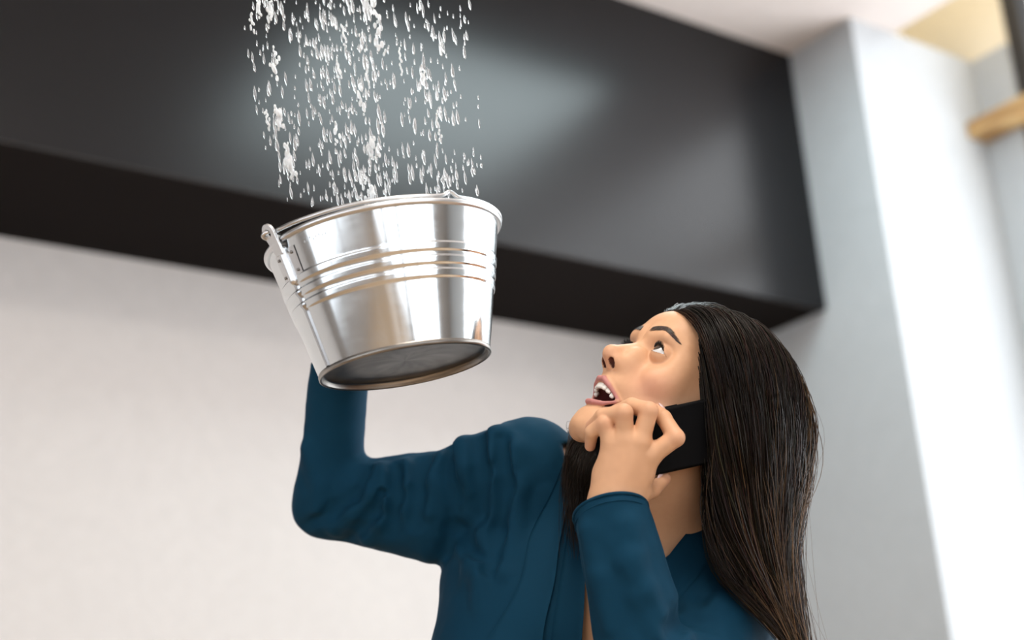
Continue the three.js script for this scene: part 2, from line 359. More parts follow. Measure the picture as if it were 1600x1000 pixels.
  for (let i = 0; i < 9; i++) {
    const a = phi - sg * -1 * (0.30 + 0.032 * i) , y = BK.h - 0.014 + 0.001 * (i % 3), g = new THREE.BoxGeometry(0.0003, 0.003 + 0.002 * (i % 2), 0.0011);
    g.rotateY(-a); g.translate(Math.cos(a) * (rad(y) + 0.0001), y, Math.sin(a) * (rad(y) + 0.0001)); ms.push(g);
  }
  mesh('stamped_mark', mergeGeometries(ms), new THREE.MeshPhysicalMaterial({ color: rgb(0.6, 0.61, 0.62), metalness: 1, roughness: 0.35 }), bucket).userData.label = 'faint stamped strokes under the rim';
}
// ------------------------------------------------------------------ the person
// head frame: F forward, U up, L to her left, in centimetres from the middle between the ears
const HF = V(-0.62999, 0.67937, 0.37626).applyMatrix4(ROT).normalize();
const HL = V(0.50378, -0.01122, 0.86376).applyMatrix4(ROT); HL.addScaledVector(HF, -HF.dot(HL)).normalize();
const HU = new THREE.Vector3().crossVectors(HF, HL).normalize();
const HO = V(0.19214, -0.10423, -1.72405).applyMatrix4(ROT).add(camera.position);
const H = (f, u, l) => HO.clone().addScaledVector(HF, f / 100).addScaledVector(HU, u / 100).addScaledVector(HL, l / 100);
function inHead(p) { const d = p.clone().sub(HO).multiplyScalar(100); return [d.dot(HF), d.dot(HU), d.dot(HL)]; }

// joints
const J = {
  neck: W(1050, 850, 1.80), rS: W(835, 770, 1.81), rCap: W(832, 726, 1.80), rE: W(518, 778, 1.87), rE2: W(512, 788, 1.87), rW: W(530, 575, 1.85),
  lS: W(1165, 900, 1.775), lE: W(1035, 1120, 1.57), lW: W(953, 797, 1.605),
  cR: W(815, 905, 1.82), cL: W(1085, 965, 1.77), bR: W(838, 985, 1.735), bL: W(1010, 1010, 1.70),
};
J.sternum = W(945, 940, 1.78);
const down = (p, d, s = 0) => p.clone().add(V(s, -d, 0));
J.waist = down(J.sternum, 0.22, 0.02); J.hip = down(J.sternum, 0.42, 0.02);
const side = J.cL.clone().sub(J.cR).setY(0).normalize(), front = V(-side.z, 0, side.x); if (front.dot(camera.position.clone().sub(J.sternum)) < 0) front.negate();
const foot = s => V(J.hip.x + side.x * 0.1 * s, 0.05, J.hip.z + side.z * 0.1 * s);
const knee = s => V(J.hip.x + side.x * 0.095 * s + front.x * 0.02, 0.49, J.hip.z + side.z * 0.095 * s + front.z * 0.02);
const hipj = s => J.hip.clone().addScaledVector(side, 0.085 * s);

const torsoPrims = (g) => [
  pr(J.cR, J.cL, 0.098 + g, 0.098 + g), pr(J.rCap, J.neck, 0.050 + g, 0.052 + g), pr(J.neck, J.lS, 0.052 + g, 0.055 + g),
  pr(J.bR, J.bR.clone().addScaledVector(side, 0.01), 0.074 + g), pr(J.bL, J.bL.clone().addScaledVector(side, 0.01), 0.074 + g),
  pr(J.waist.clone().addScaledVector(side, -0.055), J.waist.clone().addScaledVector(side, 0.055), 0.088 + g),
  pr(J.cR.clone().addScaledVector(side, 0.05), J.waist.clone().addScaledVector(side, -0.045), 0.098 + g, 0.088 + g),
  pr(J.cL.clone().addScaledVector(side, -0.05), J.waist.clone().addScaledVector(side, 0.045), 0.098 + g, 0.088 + g),
];
const loose = [pr(J.waist.clone().addScaledVector(side, -0.05), J.hip.clone().addScaledVector(side, -0.05), 0.1, 0.118), pr(J.waist.clone().addScaledVector(side, 0.05), J.hip.clone().addScaledVector(side, 0.05), 0.1, 0.118), pr(J.cR, W(790, 1150, 1.71), 0.097, 0.108), pr(W(524, 797, 1.87), W(676, 806, 1.84), 0.036, 0.060), pr(W(496, 798, 1.87), W(520, 790, 1.87), 0.026, 0.036), pr(W(735, 745, 1.815), W(800, 730, 1.80), 0.046, 0.056), pr(W(905, 722, 1.845), W(1000, 760, 1.86), 0.040, 0.05)];   // slack of the cloth
const armPrims = (g) => [
  pr(J.rS, J.rE, 0.066 + g, 0.044 + g), pr(J.rCap, J.rS, 0.058 + g, 0.064 + g), pr(J.rE2, J.rW, 0.0405 + g, 0.0375 + g),
];
const leftPrims = (g) => [pr(J.lS, J.lE, 0.066 + g, 0.060 + g), pr(J.lW, J.lE, 0.041 + g, 0.060 + g)];
function blend(prims, x, y, z, k) { let d = cone(x, y, z, prims[0]); for (let i = 1; i < prims.length; i++) d = smin(d, cone(x, y, z, prims[i]), k); return d; }

// --- blazer field
const bT = torsoPrims(0), bA = armPrims(0), bL = leftPrims(0);
function blazerBase(x, y, z) {
  let d = blend(bT, x, y, z, 0.05);
  d = smin(d, blend(bA, x, y, z, 0.018), 0.013);
  for (const p of loose) d = smin(d, cone(x, y, z, p), 0.014);
  return smin(d, blend(bL, x, y, z, 0.02), 0.012);
}
function hit(fn, px, py, from = 1.3, to = 2.2) {        // where the line of sight meets a field
  const a = W(px, py, 1), dir = a.sub(camera.position); let t = from;
  for (let i = 0; i < 200; i++) { const d = fn(dir.x * t + camera.position.x, dir.y * t + camera.position.y, dir.z * t + camera.position.z); if (d < 0.0003) return camera.position.clone().addScaledVector(dir, t); t += Math.max(d * 0.7, 0.0004); if (t > to) break; }
  return null;
}
function grad(fn, p, e = 0.002) { return V(fn(p.x + e, p.y, p.z) - fn(p.x - e, p.y, p.z), fn(p.x, p.y + e, p.z) - fn(p.x, p.y - e, p.z), fn(p.x, p.y, p.z + e) - fn(p.x, p.y, p.z - e)).normalize(); }
// folds: [points in the frame, radius, height of its centre over the cloth]
const ridges = [], grooves = [];
function fold(list, pts, r, off, r2 = r) {
  let last = null;
  pts.forEach(([x, y], i) => {
    const p = hit(blazerBase, x, y); if (!p) { last = null; return; }
    p.addScaledVector(grad(blazerBase, p), off);
    const w = r + (r2 - r) * i / Math.max(1, pts.length - 1);
    if (last) list.push(pr(last[0], p, last[1], w)); last = [p, w];
  });
}
fold(ridges, [[588, 738], [580, 770], [548, 800], [520, 828]], 0.0110, -0.0031, 0.0060);
fold(ridges, [[604, 742], [606, 775], [590, 815], [575, 845]], 0.0121, -0.0037, 0.0060);
fold(ridges, [[636, 728], [640, 760], [628, 800]], 0.0132, -0.0050, 0.0060);
fold(ridges, [[690, 716], [676, 750], [668, 800]], 0.0132, -0.0050, 0.0060);
fold(ridges, [[722, 697], [728, 730], [738, 770]], 0.0176, -0.0050, 0.0080);
fold(ridges, [[770, 680], [772, 740], [765, 800], [745, 850]], 0.0176, -0.0074, 0.0080);
fold(ridges, [[800, 700], [806, 760], [800, 830], [790, 890]], 0.0154, -0.0074, 0.0080);
fold(ridges, [[712, 846], [730, 870], [750, 886], [790, 898]], 0.010, -0.0055, 0.004);
fold(ridges, [[735, 890], [750, 900], [748, 950]], 0.0143, -0.0062, 0.0060);
fold(ridges, [[480, 700], [500, 760], [498, 800]], 0.0110, -0.0050, 0.0060);
fold(ridges, [[985, 820], [990, 870], [1000, 930], [1025, 990]], 0.0110, -0.0050, 0.0070);
fold(ridges, [[985, 880], [1012, 920], [1035, 960]], 0.0099, -0.0043, 0.0050);
fold(ridges, [[915, 830], [930, 900], [950, 980]], 0.0110, -0.0056, 0.0070);
fold(grooves, [[574, 738], [560, 770], [520, 796], [478, 822]], 0.007, 0.0030, 0.004);
fold(grooves, [[598, 772], [588, 800], [565, 826], [540, 846]], 0.006, 0.0026, 0.004);
fold(grooves, [[618, 735], [622, 775], [612, 830]], 0.008, 0.0043, 0.006);
fold(grooves, [[660, 722], [655, 770], [650, 820]], 0.009, 0.0051, 0.007);
fold(grooves, [[706, 700], [700, 730], [707, 772], [706, 824], [699, 866]], 0.0055, 0.0023);
fold(grooves, [[750, 690], [754, 740], [752, 800]], 0.010, 0.0060);
fold(grooves, [[786, 690], [790, 760], [782, 830], [765, 890]], 0.009, 0.0051);
fold(grooves, [[716, 826], [732, 852], [752, 872]], 0.007, 0.0026, 0.005);
fold(grooves, [[1180, 850], [1140, 880], [1095, 930], [1062, 962]], 0.010, 0.0043);
fold(grooves, [[1110, 975], [1080, 968], [1050, 985]], 0.009, 0.0043);
// cuffs: planes through three points of each sleeve end
const plane = (a, b, c, inside) => { const n = b.clone().sub(a).cross(c.clone().sub(a)).normalize(); if (n.dot(inside.clone().sub(a)) > 0) n.negate(); return [n, n.dot(a)]; };
const cuffL = plane(W(891, 806, 1.60), W(1009, 784, 1.60), W(951, 766, 1.566), J.lE);
const cuffR = plane(W(486, 566, 1.85), W(576, 560, 1.85), W(531, 560, 1.81), J.rE);
// V of the neckline, drawn on the chest
const VN = [[880, 700], [893, 760], [903, 830], [908, 900], [906, 1004], [930, 990], [985, 930], [1040, 870], [1092, 812], [1085, 700]];
function inPoly(poly, x, y) {       // signed distance to a polygon, frame units
  let d = 1e9, s = 1;
  for (let i = 0, j = poly.length - 1; i < poly.length; j = i++) {
    const ex = poly[j][0] - poly[i][0], ey = poly[j][1] - poly[i][1], wx = x - poly[i][0], wy = y - poly[i][1];
    const t = Math.max(0, Math.min(1, (wx * ex + wy * ey) / (ex * ex + ey * ey))), bx = wx - ex * t, by = wy - ey * t;
    d = Math.min(d, bx * bx + by * by);
    const c1 = y >= poly[i][1], c2 = y < poly[j][1], c3 = ex * wy > ey * wx;
    if ((c1 && c2 && c3) || (!c1 && !c2 && !c3)) s = -s;
  }
  return s * Math.sqrt(d);
}
const vOrigin = W(950, 880, 1.72), vRight = V(1, 0, 0).applyMatrix4(ROT), vUp = V(0, 1, 0).applyMatrix4(ROT), vIn = V(0, 0, -1).applyMatrix4(ROT), VS = FPX / 1.72;
function neckline(x, y, z) {
  const dx = x - vOrigin.x, dy = y - vOrigin.y, dz = z - vOrigin.z;
  const q = dx * vIn.x + dy * vIn.y + dz * vIn.z; if (q > 0.13) return 1;
  return inPoly(VN, 950 + VS * (dx * vRight.x + dy * vRight.y + dz * vRight.z), 880 - VS * (dx * vUp.x + dy * vUp.y + dz * vUp.z)) / VS;
}
function blazerField(x, y, z) {
  const arm = blend(bL, x, y, z, 0.02);
  let t = smin(blend(bT, x, y, z, 0.05), blend(bA, x, y, z, 0.018), 0.013);
  for (const p of loose) t = smin(t, cone(x, y, z, p), 0.014);
  if (Math.abs(t) < 0.04 && y > 1.1) t = smax(t, -neckline(x, y, z), 0.006);
  let d = smin(t, arm, 0.012);
  if (Math.abs(d) < 0.045) {
    for (const p of ridges) { const c = cone(x, y, z, p); if (c < 0.03) d = smin(d, c, 0.014); }
    for (const p of grooves) { const c = cone(x, y, z, p); if (c < 0.02) d = smax(d, -c, 0.012); }
    d += 0.0020 * noise(x * 26, y * 20, z * 26) + 0.0007 * noise(x * 70, y * 60, z * 70);
  }
  // open sleeve ends
  if (arm < 0.05) {
    const c = x * cuffL[0].x + y * cuffL[0].y + z * cuffL[0].z - cuffL[1];
    if (c > -0.06) { d = smax(d, c, 0.002); const inner = cone(x, y, z, bL[1]) + 0.0062; if (inner < 0.01 && c > -0.05) d = smax(d, -Math.max(inner, -c - 0.045), 0.001); }
  }
  const cr = x * cuffR[0].x + y * cuffR[0].y + z * cuffR[0].z - cuffR[1], ra = cone(x, y, z, bA[2]);
  if (ra < 0.05 && cr > -0.06) { d = smax(d, cr, 0.002); if (ra < -0.0062) d = smax(d, -Math.max(ra + 0.0062, -cr - 0.04), 0.001); }
  return smax(d, -(y - (J.hip.y - 0.05)), 0.004);
}
const base = V(J.hip.x, 0, J.hip.z);
const person = thing('person', 'person in a navy blazer holding up the bucket and phoning', 'person');
person.position.copy(base);
const own = g => g.translate(-base.x, -base.y, -base.z);
const weave = noiseTexture(128, (u, v) => 0.5 + 0.25 * Math.sin(u * 2 * Math.PI * 32) + 0.25 * Math.sin(v * 2 * Math.PI * 32), [120, 120, 120], [200, 200, 200], false);
const cloth = new THREE.MeshPhysicalMaterial({ color: rgb(0.0036, 0.035, 0.068), roughness: 0.8, specularIntensity: 0.2, sheen: 0.4, sheenRoughness: 0.35, sheenColor: rgb(0.12, 0.30, 0.48) });
const bounds = (pts, m) => [[0, 1, 2].map(k => Math.min(...pts.map(p => p.getComponent(k))) - m), [0, 1, 2].map(k => Math.max(...pts.map(p => p.getComponent(k))) + m)];
{
  const [lo, hi] = bounds([J.rE, J.rW, J.rS, J.lS, J.lE, J.lW, J.cR, J.cL, J.bR, J.bL, J.hip, J.neck], 0.13);
  const bl = mesh('blazer', own(fieldMesh(blazerField, lo, hi, 0.0032)), cloth, person);
  bl.userData.label = 'navy blue blazer';
}
{ // stitched hem round the cuff of the raised phone arm
  const ax = J.lE.clone().sub(J.lW).normalize(), u = V(ax.y, ax.z, ax.x).cross(ax).normalize(), v = new THREE.Vector3().crossVectors(ax, u), dr = (0.060 - 0.041) / J.lE.distanceTo(J.lW);
  for (const [back, rad] of [[0.0012, 0.0019], [0.0095, 0.0007]]) {
    const ring = [];
    for (let k = 0; k < 40; k++) {
      const t = k / 40 * Math.PI * 2, o = u.clone().multiplyScalar(Math.cos(t)).addScaledVector(v, Math.sin(t)); let q = J.lW.clone();
      for (let n = 0; n < 6; n++) { const s = q.clone().sub(J.lW).dot(ax), r = Math.min(0.041, 0.041 + dr * s) + 0.0004; q = J.lW.clone().addScaledVector(ax, s).addScaledVector(o, s < 0 ? Math.sqrt(Math.max(1e-6, 0.041 ** 2 - s * s)) : 0.041 + dr * s + 0.0004); const c = cuffL[0].dot(q) - cuffL[1] + back; q.addScaledVector(ax, -c / cuffL[0].dot(ax)); }
      ring.push(q);
    }
    mesh('cuff_hem', own(tube(ring, rad, 120, 8, true)), cloth, person);
  }
}
// lapels, welts and other cloth laid on the blazer: strips between two edges
function strip(name, A, B, off, thick, n = 28, m = 6, mat = cloth, fn = blazerField, curl = 0) {
  const ca = new THREE.CatmullRomCurve3(A.map(p => V(p[0], p[1], 0))), cb = new THREE.CatmullRomCurve3(B.map(p => V(p[0], p[1], 0)));
  const P = [], T = []; let last = null;
  const rows = [];
  for (let i = 0; i <= n; i++) {
    const a = ca.getPoint(i / n), b = cb.getPoint(i / n), row = [];
    for (let j = 0; j <= m; j++) {
      const q = a.clone().lerp(b, j / m); let h = hit(fn, q.x, q.y, 1.3, 2.1); if (!h) h = last ? last.clone() : W(q.x, q.y, 1.75); last = h;
      row.push([q, pix(h)[2]]);
    }
    rows.push(row);
  }
  for (let s = 0; s < 4; s++) {      // even out the depth so that the cloth hangs smoothly
    for (let i = 0; i <= n; i++) for (let j = 0; j <= m; j++) {
      let t = 0, c = 0; for (const [u, v] of [[0, 0], [1, 0], [-1, 0], [0, 1], [0, -1]]) { const r = rows[i + u]?.[j + v]; if (r) { t += r[1]; c++; } }
      rows[i][j][2] = t / c;
    }
    for (const r of rows) for (const q of r) q[1] = Math.min(q[2], q[1] + 0.004);
  }
  for (const lay of [0, 1]) for (let i = 0; i <= n; i++) for (let j = 0; j <= m; j++) {
    const [q, d] = rows[i][j], o = off + curl * Math.pow(j / m, 2), w = W(q.x, q.y, d - o - (lay ? 0 : thick)); P.push(w.x, w.y, w.z);
  }
  const w = m + 1, L = (n + 1) * w;
  for (let i = 0; i < n; i++) for (let j = 0; j < m; j++) { const o = i * w + j; T.push(o, o + w, o + 1, o + 1, o + w, o + w + 1, L + o, L + o + 1, L + o + w, L + o + 1, L + o + w + 1, L + o + w); }
  const edge = (a, b) => T.push(a, b, L + a, b, L + b, L + a);
  for (let i = 0; i < n; i++) { edge(i * w, (i + 1) * w); edge((i + 1) * w + m, i * w + m); }
  for (let j = 0; j < m; j++) { edge(j + 1, j); edge(n * w + j, n * w + j + 1); }
  const g = new THREE.BufferGeometry(); g.setAttribute('position', new THREE.BufferAttribute(new Float32Array(P), 3)); g.setIndex(T); g.computeVertexNormals();
  return mesh(name, own(g), mat, person);
}
const clothSide = cloth.clone(); clothSide.side = THREE.DoubleSide;
strip('lapel', [[890, 690], [866, 760], [828, 836], [812, 908], [778, 972], [752, 1012]], [[902, 712], [888, 780], [874, 850], [866, 910], [852, 970], [846, 1012]], 0.0035, 0.003, 28, 8, clothSide).userData.label = 'broad lapel of the blazer';
strip('lapel', [[892, 800], [882, 860], [874, 910], [866, 960], [860, 1012]], [[908, 800], [912, 860], [914, 905], [912, 960], [908, 1012]], 0.002, 0.003, 24, 5, clothSide, (x, y, z) => blend(bT, x, y, z, 0.05));
strip('lapel', [[1096, 806], [1070, 836], [1035, 880], [990, 935], [930, 1005]], [[1120, 830], [1110, 870], [1070, 925], [1030, 965], [985, 1012]], 0.004, 0.003, 28, 8, clothSide, (x, y, z) => blend(bT, x, y, z, 0.05));

// --- skin fields
const skinT = torsoPrims(-0.011).slice(0, 5), skinA = armPrims(-0.012), skinL = leftPrims(-0.012);
skinL[0][7] = skinL[1][7] = 0.042; skinL[1][6] = 0.026; skinA[0][7] = 0.034; skinA[2][6] = 0.034; skinA[2][7] = 0.025;
const neckTop = H(-1.6, -4.5, 0), neckPrim = pr(neckTop, J.neck, 0.053, 0.058);
function skinTorso(x, y, z) { return smin(blend(skinT, x, y, z, 0.05), cone(x, y, z, neckPrim), 0.035); }
const eyeC = [7.2, 2.0, 2.95], eyeR = 1.22;
const mid = (x, y, z, p) => cone(x, y, Math.abs(z), p);
const NOSE = [7.95, 2.5, 0, 10.95, -1.0, 0, 0.6, 0.78], JAW = [0.6, -6.2, 4.5, 7.4, -10.0, 1.3, 1.35, 1.3], BROW = [8.35, 3.8, 1.0, 7.85, 4.0, 3.0, 0.8, 0.8], BROW2 = [7.85, 4.0, 3.0, 6.2, 3.9, 4.4, 0.8, 0.6];
const LIPU = [[7.9, -5.65, 2.5, 9.4, -4.75, 1.35, 0.18, 0.29], [9.4, -4.75, 1.35, 10.08, -4.26, 0.45, 0.29, 0.33], [10.08, -4.26, 0.45, 10.1, -4.34, 0, 0.33, 0.31]];
const LIPD = [[7.9, -5.8, 2.5, 8.8, -6.85, 1.45, 0.16, 0.25], [8.8, -6.85, 1.45, 9.42, -7.25, 0.5, 0.25, 0.32], [9.42, -7.25, 0.5, 9.45, -7.25, 0, 0.32, 0.32]];
function lips(F, U, a) { let u = 1e9, d = 1e9; for (const p of LIPU) u = Math.min(u, cone(F, U, a, p)); for (const p of LIPD) d = Math.min(d, cone(F, U, a, p)); return [u, d]; }
function aperture(U, a) {             // opening between the eyelids: negative inside
  const l = (a - eyeC[2]) / 1.2, u = U - eyeC[1] + 0.2 * l; if (Math.abs(l) > 0.995) return Math.hypot((Math.abs(l) - 0.995) * 1.2, u) + 0.02;
  const up = 0.60 * Math.pow(1 - l * l, 0.75), lo = -0.42 * Math.pow(1 - l * l, 0.9);
  return Math.max(u - up, lo - u);
}
function headLocal(F, U, L) {          // centimetres
  const a = Math.abs(L);
  let d = ell(F, U, L, -1.3, 4.5, 0, 9.3, 8.1, 7.2);
  d = smin(d, ell(F, U, L, 3.3, 5.6, 0, 5.75, 4.6, 5.9), 1.0);
  d = smin(d, ell(F, U, L, 2.9, -2.0, 0, 5.5, 7.2, 5.5), 1.6);
  d = smin(d, ell(F, U, a, 5.7, -1.1, 3.7, 2.1, 1.8, 1.9), 1.4);
  d = smin(d, cone(F, U, a, JAW), 1.8);
  d = smin(d, ell(F, U, L, 7.95, -10.0, 0, 1.6, 1.25, 1.75), 1.2);
  d = smin(d, cone(F, U, a, [3.2, -4.5, 4.0, 6.6, -7.6, 2.4, 1.6, 1.5]), 1.5);
  d = smin(d, ell(F, U, L, 6.8, -3.6, 0, 3.2, 2.6, 2.9), 1.2);
  d = smin(d, ell(F, U, L, 7.2, -8.5, 0, 2.25, 1.75, 2.6), 1.2);
  d = smin(d, smin(cone(F, U, a, BROW), cone(F, U, a, BROW2), 0.5), 1.5);
  d = smin(d, ell(F, U, a, 5.0, 1.6, 4.7, 1.7, 2.2, 1.2), 1.5);
  d = smax(d, -ell(F, U, a, 9.7, 1.7, 3.2, 2.0, 1.35, 1.75), 0.9);           // eye socket
  d = smin(d, cone(F, U, L, NOSE), 1.5);
  d = smin(d, ell(F, U, a, 8.6, -0.7, 1.3, 1.5, 2.0, 1.0), 1.2);
  d = smin(d, ell(F, U, L, 11.05, -1.35, 0, 1.0, 0.92, 0.95), 0.6);
  d = smin(d, ell(F, U, a, 9.95, -1.85, 1.1, 0.95, 0.72, 0.52), 1.0);
  d = smin(d, cone(F, U, L, [10.2, -2.55, 0, 11.25, -1.75, 0, 0.34, 0.42]), 0.4);
  const lid = Math.hypot(F - eyeC[0], U - eyeC[1], a - eyeC[2]);
  d = smin(d, lid - eyeR - 0.13, 0.35);
  d = smax(d, -Math.max(aperture(U, a), 6.6 - F, eyeR - 0.06 - lid), 0.05);
  d = smax(d, -ell(F, U, a, 10.62, -2.3, 0.82, 0.72, 0.58, 0.42), 0.12);      // nostrils
  d = smax(d, -cone(F, U, L, [10.45, -3.2, 0, 10.42, -3.85, 0, 0.16, 0.18]), 0.3);  // philtrum
  const [lu, ld] = lips(F, U, a);
  d = smin(d, lu, 0.5); d = smin(d, ld, 0.4);
  d = smax(d, -ell(F, U, L, 8.3, -5.8, 0, 2.9, 1.1, 2.2), 0.22);             // open mouth
  d = smin(d, Math.min(lu, ld) + 0.04, 0.1);
  // ear
  const ex = F + 1.2, ey = U - 0.2, el = a - 7.35 - 0.28 * (-ex);
  const ring = Math.hypot(Math.hypot(ex / 1.55, ey / 2.7) - 1, el / 1.7) * 1.6 - 0.42;
  d = smin(d, ring, 0.4);
  d = smin(d, ell(F, U, a, -1.0, 0.2, 6.9, 1.4, 2.4, 0.5), 0.5);
  return d;
}
const HX = HF.clone(), skull = (x, y, z) => {
  const dx = (x - HO.x) * 100, dy = (y - HO.y) * 100, dz = (z - HO.z) * 100;
  return [dx * HF.x + dy * HF.y + dz * HF.z, dx * HU.x + dy * HU.y + dz * HU.z, dx * HL.x + dy * HL.y + dz * HL.z];
};
function headSkin(x, y, z) {
  const [F, U, L] = skull(x, y, z);
  const t = skinTorso(x, y, z);
  if (U < -22 || Math.abs(L) > 14 || F < -14) return t;
  return smin(headLocal(F, U, L) / 100, t, 0.022);
}
const SK = [0.64, 0.355, 0.20], LIPC = [0.47, 0.185, 0.165], INM = [0.10, 0.02, 0.018];
const mixc = (a, b, t) => a.map((v, i) => v + (b[i] - v) * t), sst = (a, b, x) => { const t = Math.max(0, Math.min(1, (x - a) / (b - a))); return t * t * (3 - 2 * t); };
function skinColour(x, y, z) {
  const [F, U, L] = skull(x, y, z), a = Math.abs(L); let c = SK.slice();
  const n = 0.5 * noise(x * 90, y * 90, z * 90) + 0.5 * noise(x * 300, y * 300, z * 300);
  c = c.map((v, i) => v * (1 + n * [0.03, 0.05, 0.06][i]));
  const blush = Math.exp(-((F - 6.2) ** 2 / 6 + (U + 2.2) ** 2 / 4 + (a - 4.2) ** 2 / 5)); c = mixc(c, [0.66, 0.29, 0.20], 0.5 * blush);
  c = mixc(c, [0.62, 0.26, 0.18], 0.35 * Math.exp(-((F - 11) ** 2 + (U + 1.8) ** 2 + a * a) / 1.6));
  const [lu, ld] = lips(F, U, a); const l = Math.min(lu, ld);
  if (F > 7.6) c = mixc(c, LIPC, 1 - sst(0.0, 0.14, l));
  const m = ell(F, U, L, 8.3, -5.8, 0, 2.9, 1.1, 2.2);
  if (l > 0.05 && m < 0.14 && F < 10) c = mixc(c, INM, 1 - sst(0.05, 0.14, m));
  if (ell(F, U, a, 10.62, -2.3, 0.82, 0.72, 0.58, 0.42) < 0.035) c = [0.11, 0.035, 0.025];  // nostril hollows painted dark, their shade put into the skin colour
  const ap = aperture(U, a); if (F > 6.4 && Math.abs(ap) < 0.2 && Math.abs(a - eyeC[2]) < 1.02 && Math.hypot(F - eyeC[0], U - eyeC[1], a - eyeC[2]) < eyeR + 0.4) c = mixc(c, [0.05, 0.03, 0.025], (U > 1.7 ? 0.92 : 0.6) * (1 - Math.abs(ap) / 0.2));
  return c;
}
// --- hand that holds the phone
const hand = { prims: [], tips: [] };
{
  const w = (x, y, d) => W(x, y, d);
  const chain = (pts, rad) => { const c = []; for (let i = 0; i + 1 < pts.length; i++) c.push(pr(w(...pts[i]), w(...pts[i + 1]), rad[i], rad[i + 1])); return c; };
  hand.fingers = [
    chain([[956, 694, 1.602], [945, 661, 1.602], [925, 675, 1.612], [922, 697, 1.625]], [0.0105, 0.0088, 0.0076, 0.0062]),
    chain([[976, 688, 1.598], [975, 645, 1.594], [942, 650, 1.610], [924, 666, 1.624]], [0.0108, 0.0098, 0.0086, 0.0068]),
    chain([[1000, 690, 1.597], [1014, 642, 1.598], [987, 634, 1.616], [962, 642, 1.628]], [0.0110, 0.0100, 0.0088, 0.0072]),
    chain([[1016, 712, 1.600], [1056, 684, 1.596], [1037, 653, 1.612], [1027, 640, 1.628]], [0.0112, 0.0098, 0.0086, 0.0068]),
    chain([[1000, 770, 1.612], [1018, 765, 1.632], [1038, 748, 1.648]], [0.0120, 0.0100, 0.0075]),
  ];
  const wr = [[942, 782, 1.604], [960, 784, 1.598], [980, 784, 1.604]];
  hand.palm = [
    pr(w(...wr[0]), w(956, 694, 1.602), 0.0175, 0.0115), pr(w(...wr[1]), w(976, 690, 1.597), 0.0185, 0.0125), pr(w(...wr[1]), w(1000, 692, 1.597), 0.0185, 0.0125),
    pr(w(...wr[2]), w(1014, 714, 1.602), 0.0155, 0.0125), pr(w(...wr[2]), w(998, 768, 1.616), 0.0155, 0.012), pr(w(948, 740, 1.612), w(1000, 740, 1.612), 0.014, 0.014),
    pr(w(960, 784, 1.600), J.lW.clone().lerp(J.lE, 0.25), 0.021, 0.026),
  ];
}
function handField(x, y, z) {
  let d = blend(hand.palm, x, y, z, 0.012), f = 1e9;
  for (const c of hand.fingers) { let e = 1e9; for (const p of c) e = smin(e, cone(x, y, z, p), 0.003); f = smin(f, e, 0.0018); }
  return smin(d, f, 0.006);
}
// --- hand behind the bucket
const far = { fingers: [], palm: [] };
{
  const inv = bucket.quaternion.clone();
  const onB = (phi, y, out) => V((BK.r0 + (BK.r1 - BK.r0) * y / BK.h + out) * Math.cos(phi), y, (BK.r0 + (BK.r1 - BK.r0) * y / BK.h + out) * Math.sin(phi)).applyQuaternion(inv).add(bucketBase);
  const wl = toBucket(W(535, 540, 1.85)), p0 = Math.atan2(wl.z, wl.x);
  const wrist = J.rW.clone().lerp(onB(p0, 0.03, 0.03), 0.45);
  far.palm = [pr(J.rW, wrist, 0.024, 0.022), ...[-0.14, 0, 0.14].map(a => pr(wrist, onB(p0 + a, 0.055, 0.018), 0.018, 0.0125))];
  [-0.26, -0.09, 0.09, 0.26].forEach((a, i) => { const l = [0.9, 1.05, 1, 0.75][i]; const q = [onB(p0 + a * 0.8, 0.055, 0.017), onB(p0 + a, 0.055 + 0.036 * l, 0.0125), onB(p0 + a * 1.15, 0.055 + 0.060 * l, 0.0105), onB(p0 + a * 1.2, 0.055 + 0.078 * l, 0.0085)]; far.fingers.push([0, 1, 2].map(k => pr(q[k], q[k + 1], 0.0105 - 0.001 * k, 0.0095 - 0.001 * k))); });
  far.fingers.push([pr(wrist, onB(p0 + 0.42, 0.035, 0.013), 0.014, 0.0105), pr(onB(p0 + 0.42, 0.035, 0.013), onB(p0 + 0.58, 0.055, 0.0095), 0.0105, 0.008)]);
}
function farField(x, y, z) {
  let d = blend(far.palm, x, y, z, 0.012);
  for (const c of far.fingers) { let e = 1e9; for (const p of c) e = smin(e, cone(x, y, z, p), 0.004); d = smin(d, e, 0.005); }
  return d;
}
const bodyLow = [pr(hipj(-1), knee(-1), 0.075, 0.048), pr(knee(-1), foot(-1), 0.048, 0.033), pr(hipj(1), knee(1), 0.075, 0.048), pr(knee(1), foot(1), 0.048, 0.033), pr(J.waist, J.hip, 0.09, 0.1), pr(J.sternum, J.waist, 0.085, 0.085)];
function bodyCoarse(x, y, z) { return smin(smin(blend(skinT, x, y, z, 0.05), blend(bodyLow, x, y, z, 0.05), 0.05), smin(blend(skinA, x, y, z, 0.02), blend(skinL, x, y, z, 0.02), 0.02), 0.03) + 0.004; }
const skinMat = new THREE.MeshPhysicalMaterial({ color: 0xffffff, vertexColors: true, roughness: 0.52, specularIntensity: 0.7, sheen: 0.15, sheenRoughness: 0.6, sheenColor: rgb(0.9, 0.5, 0.4) });
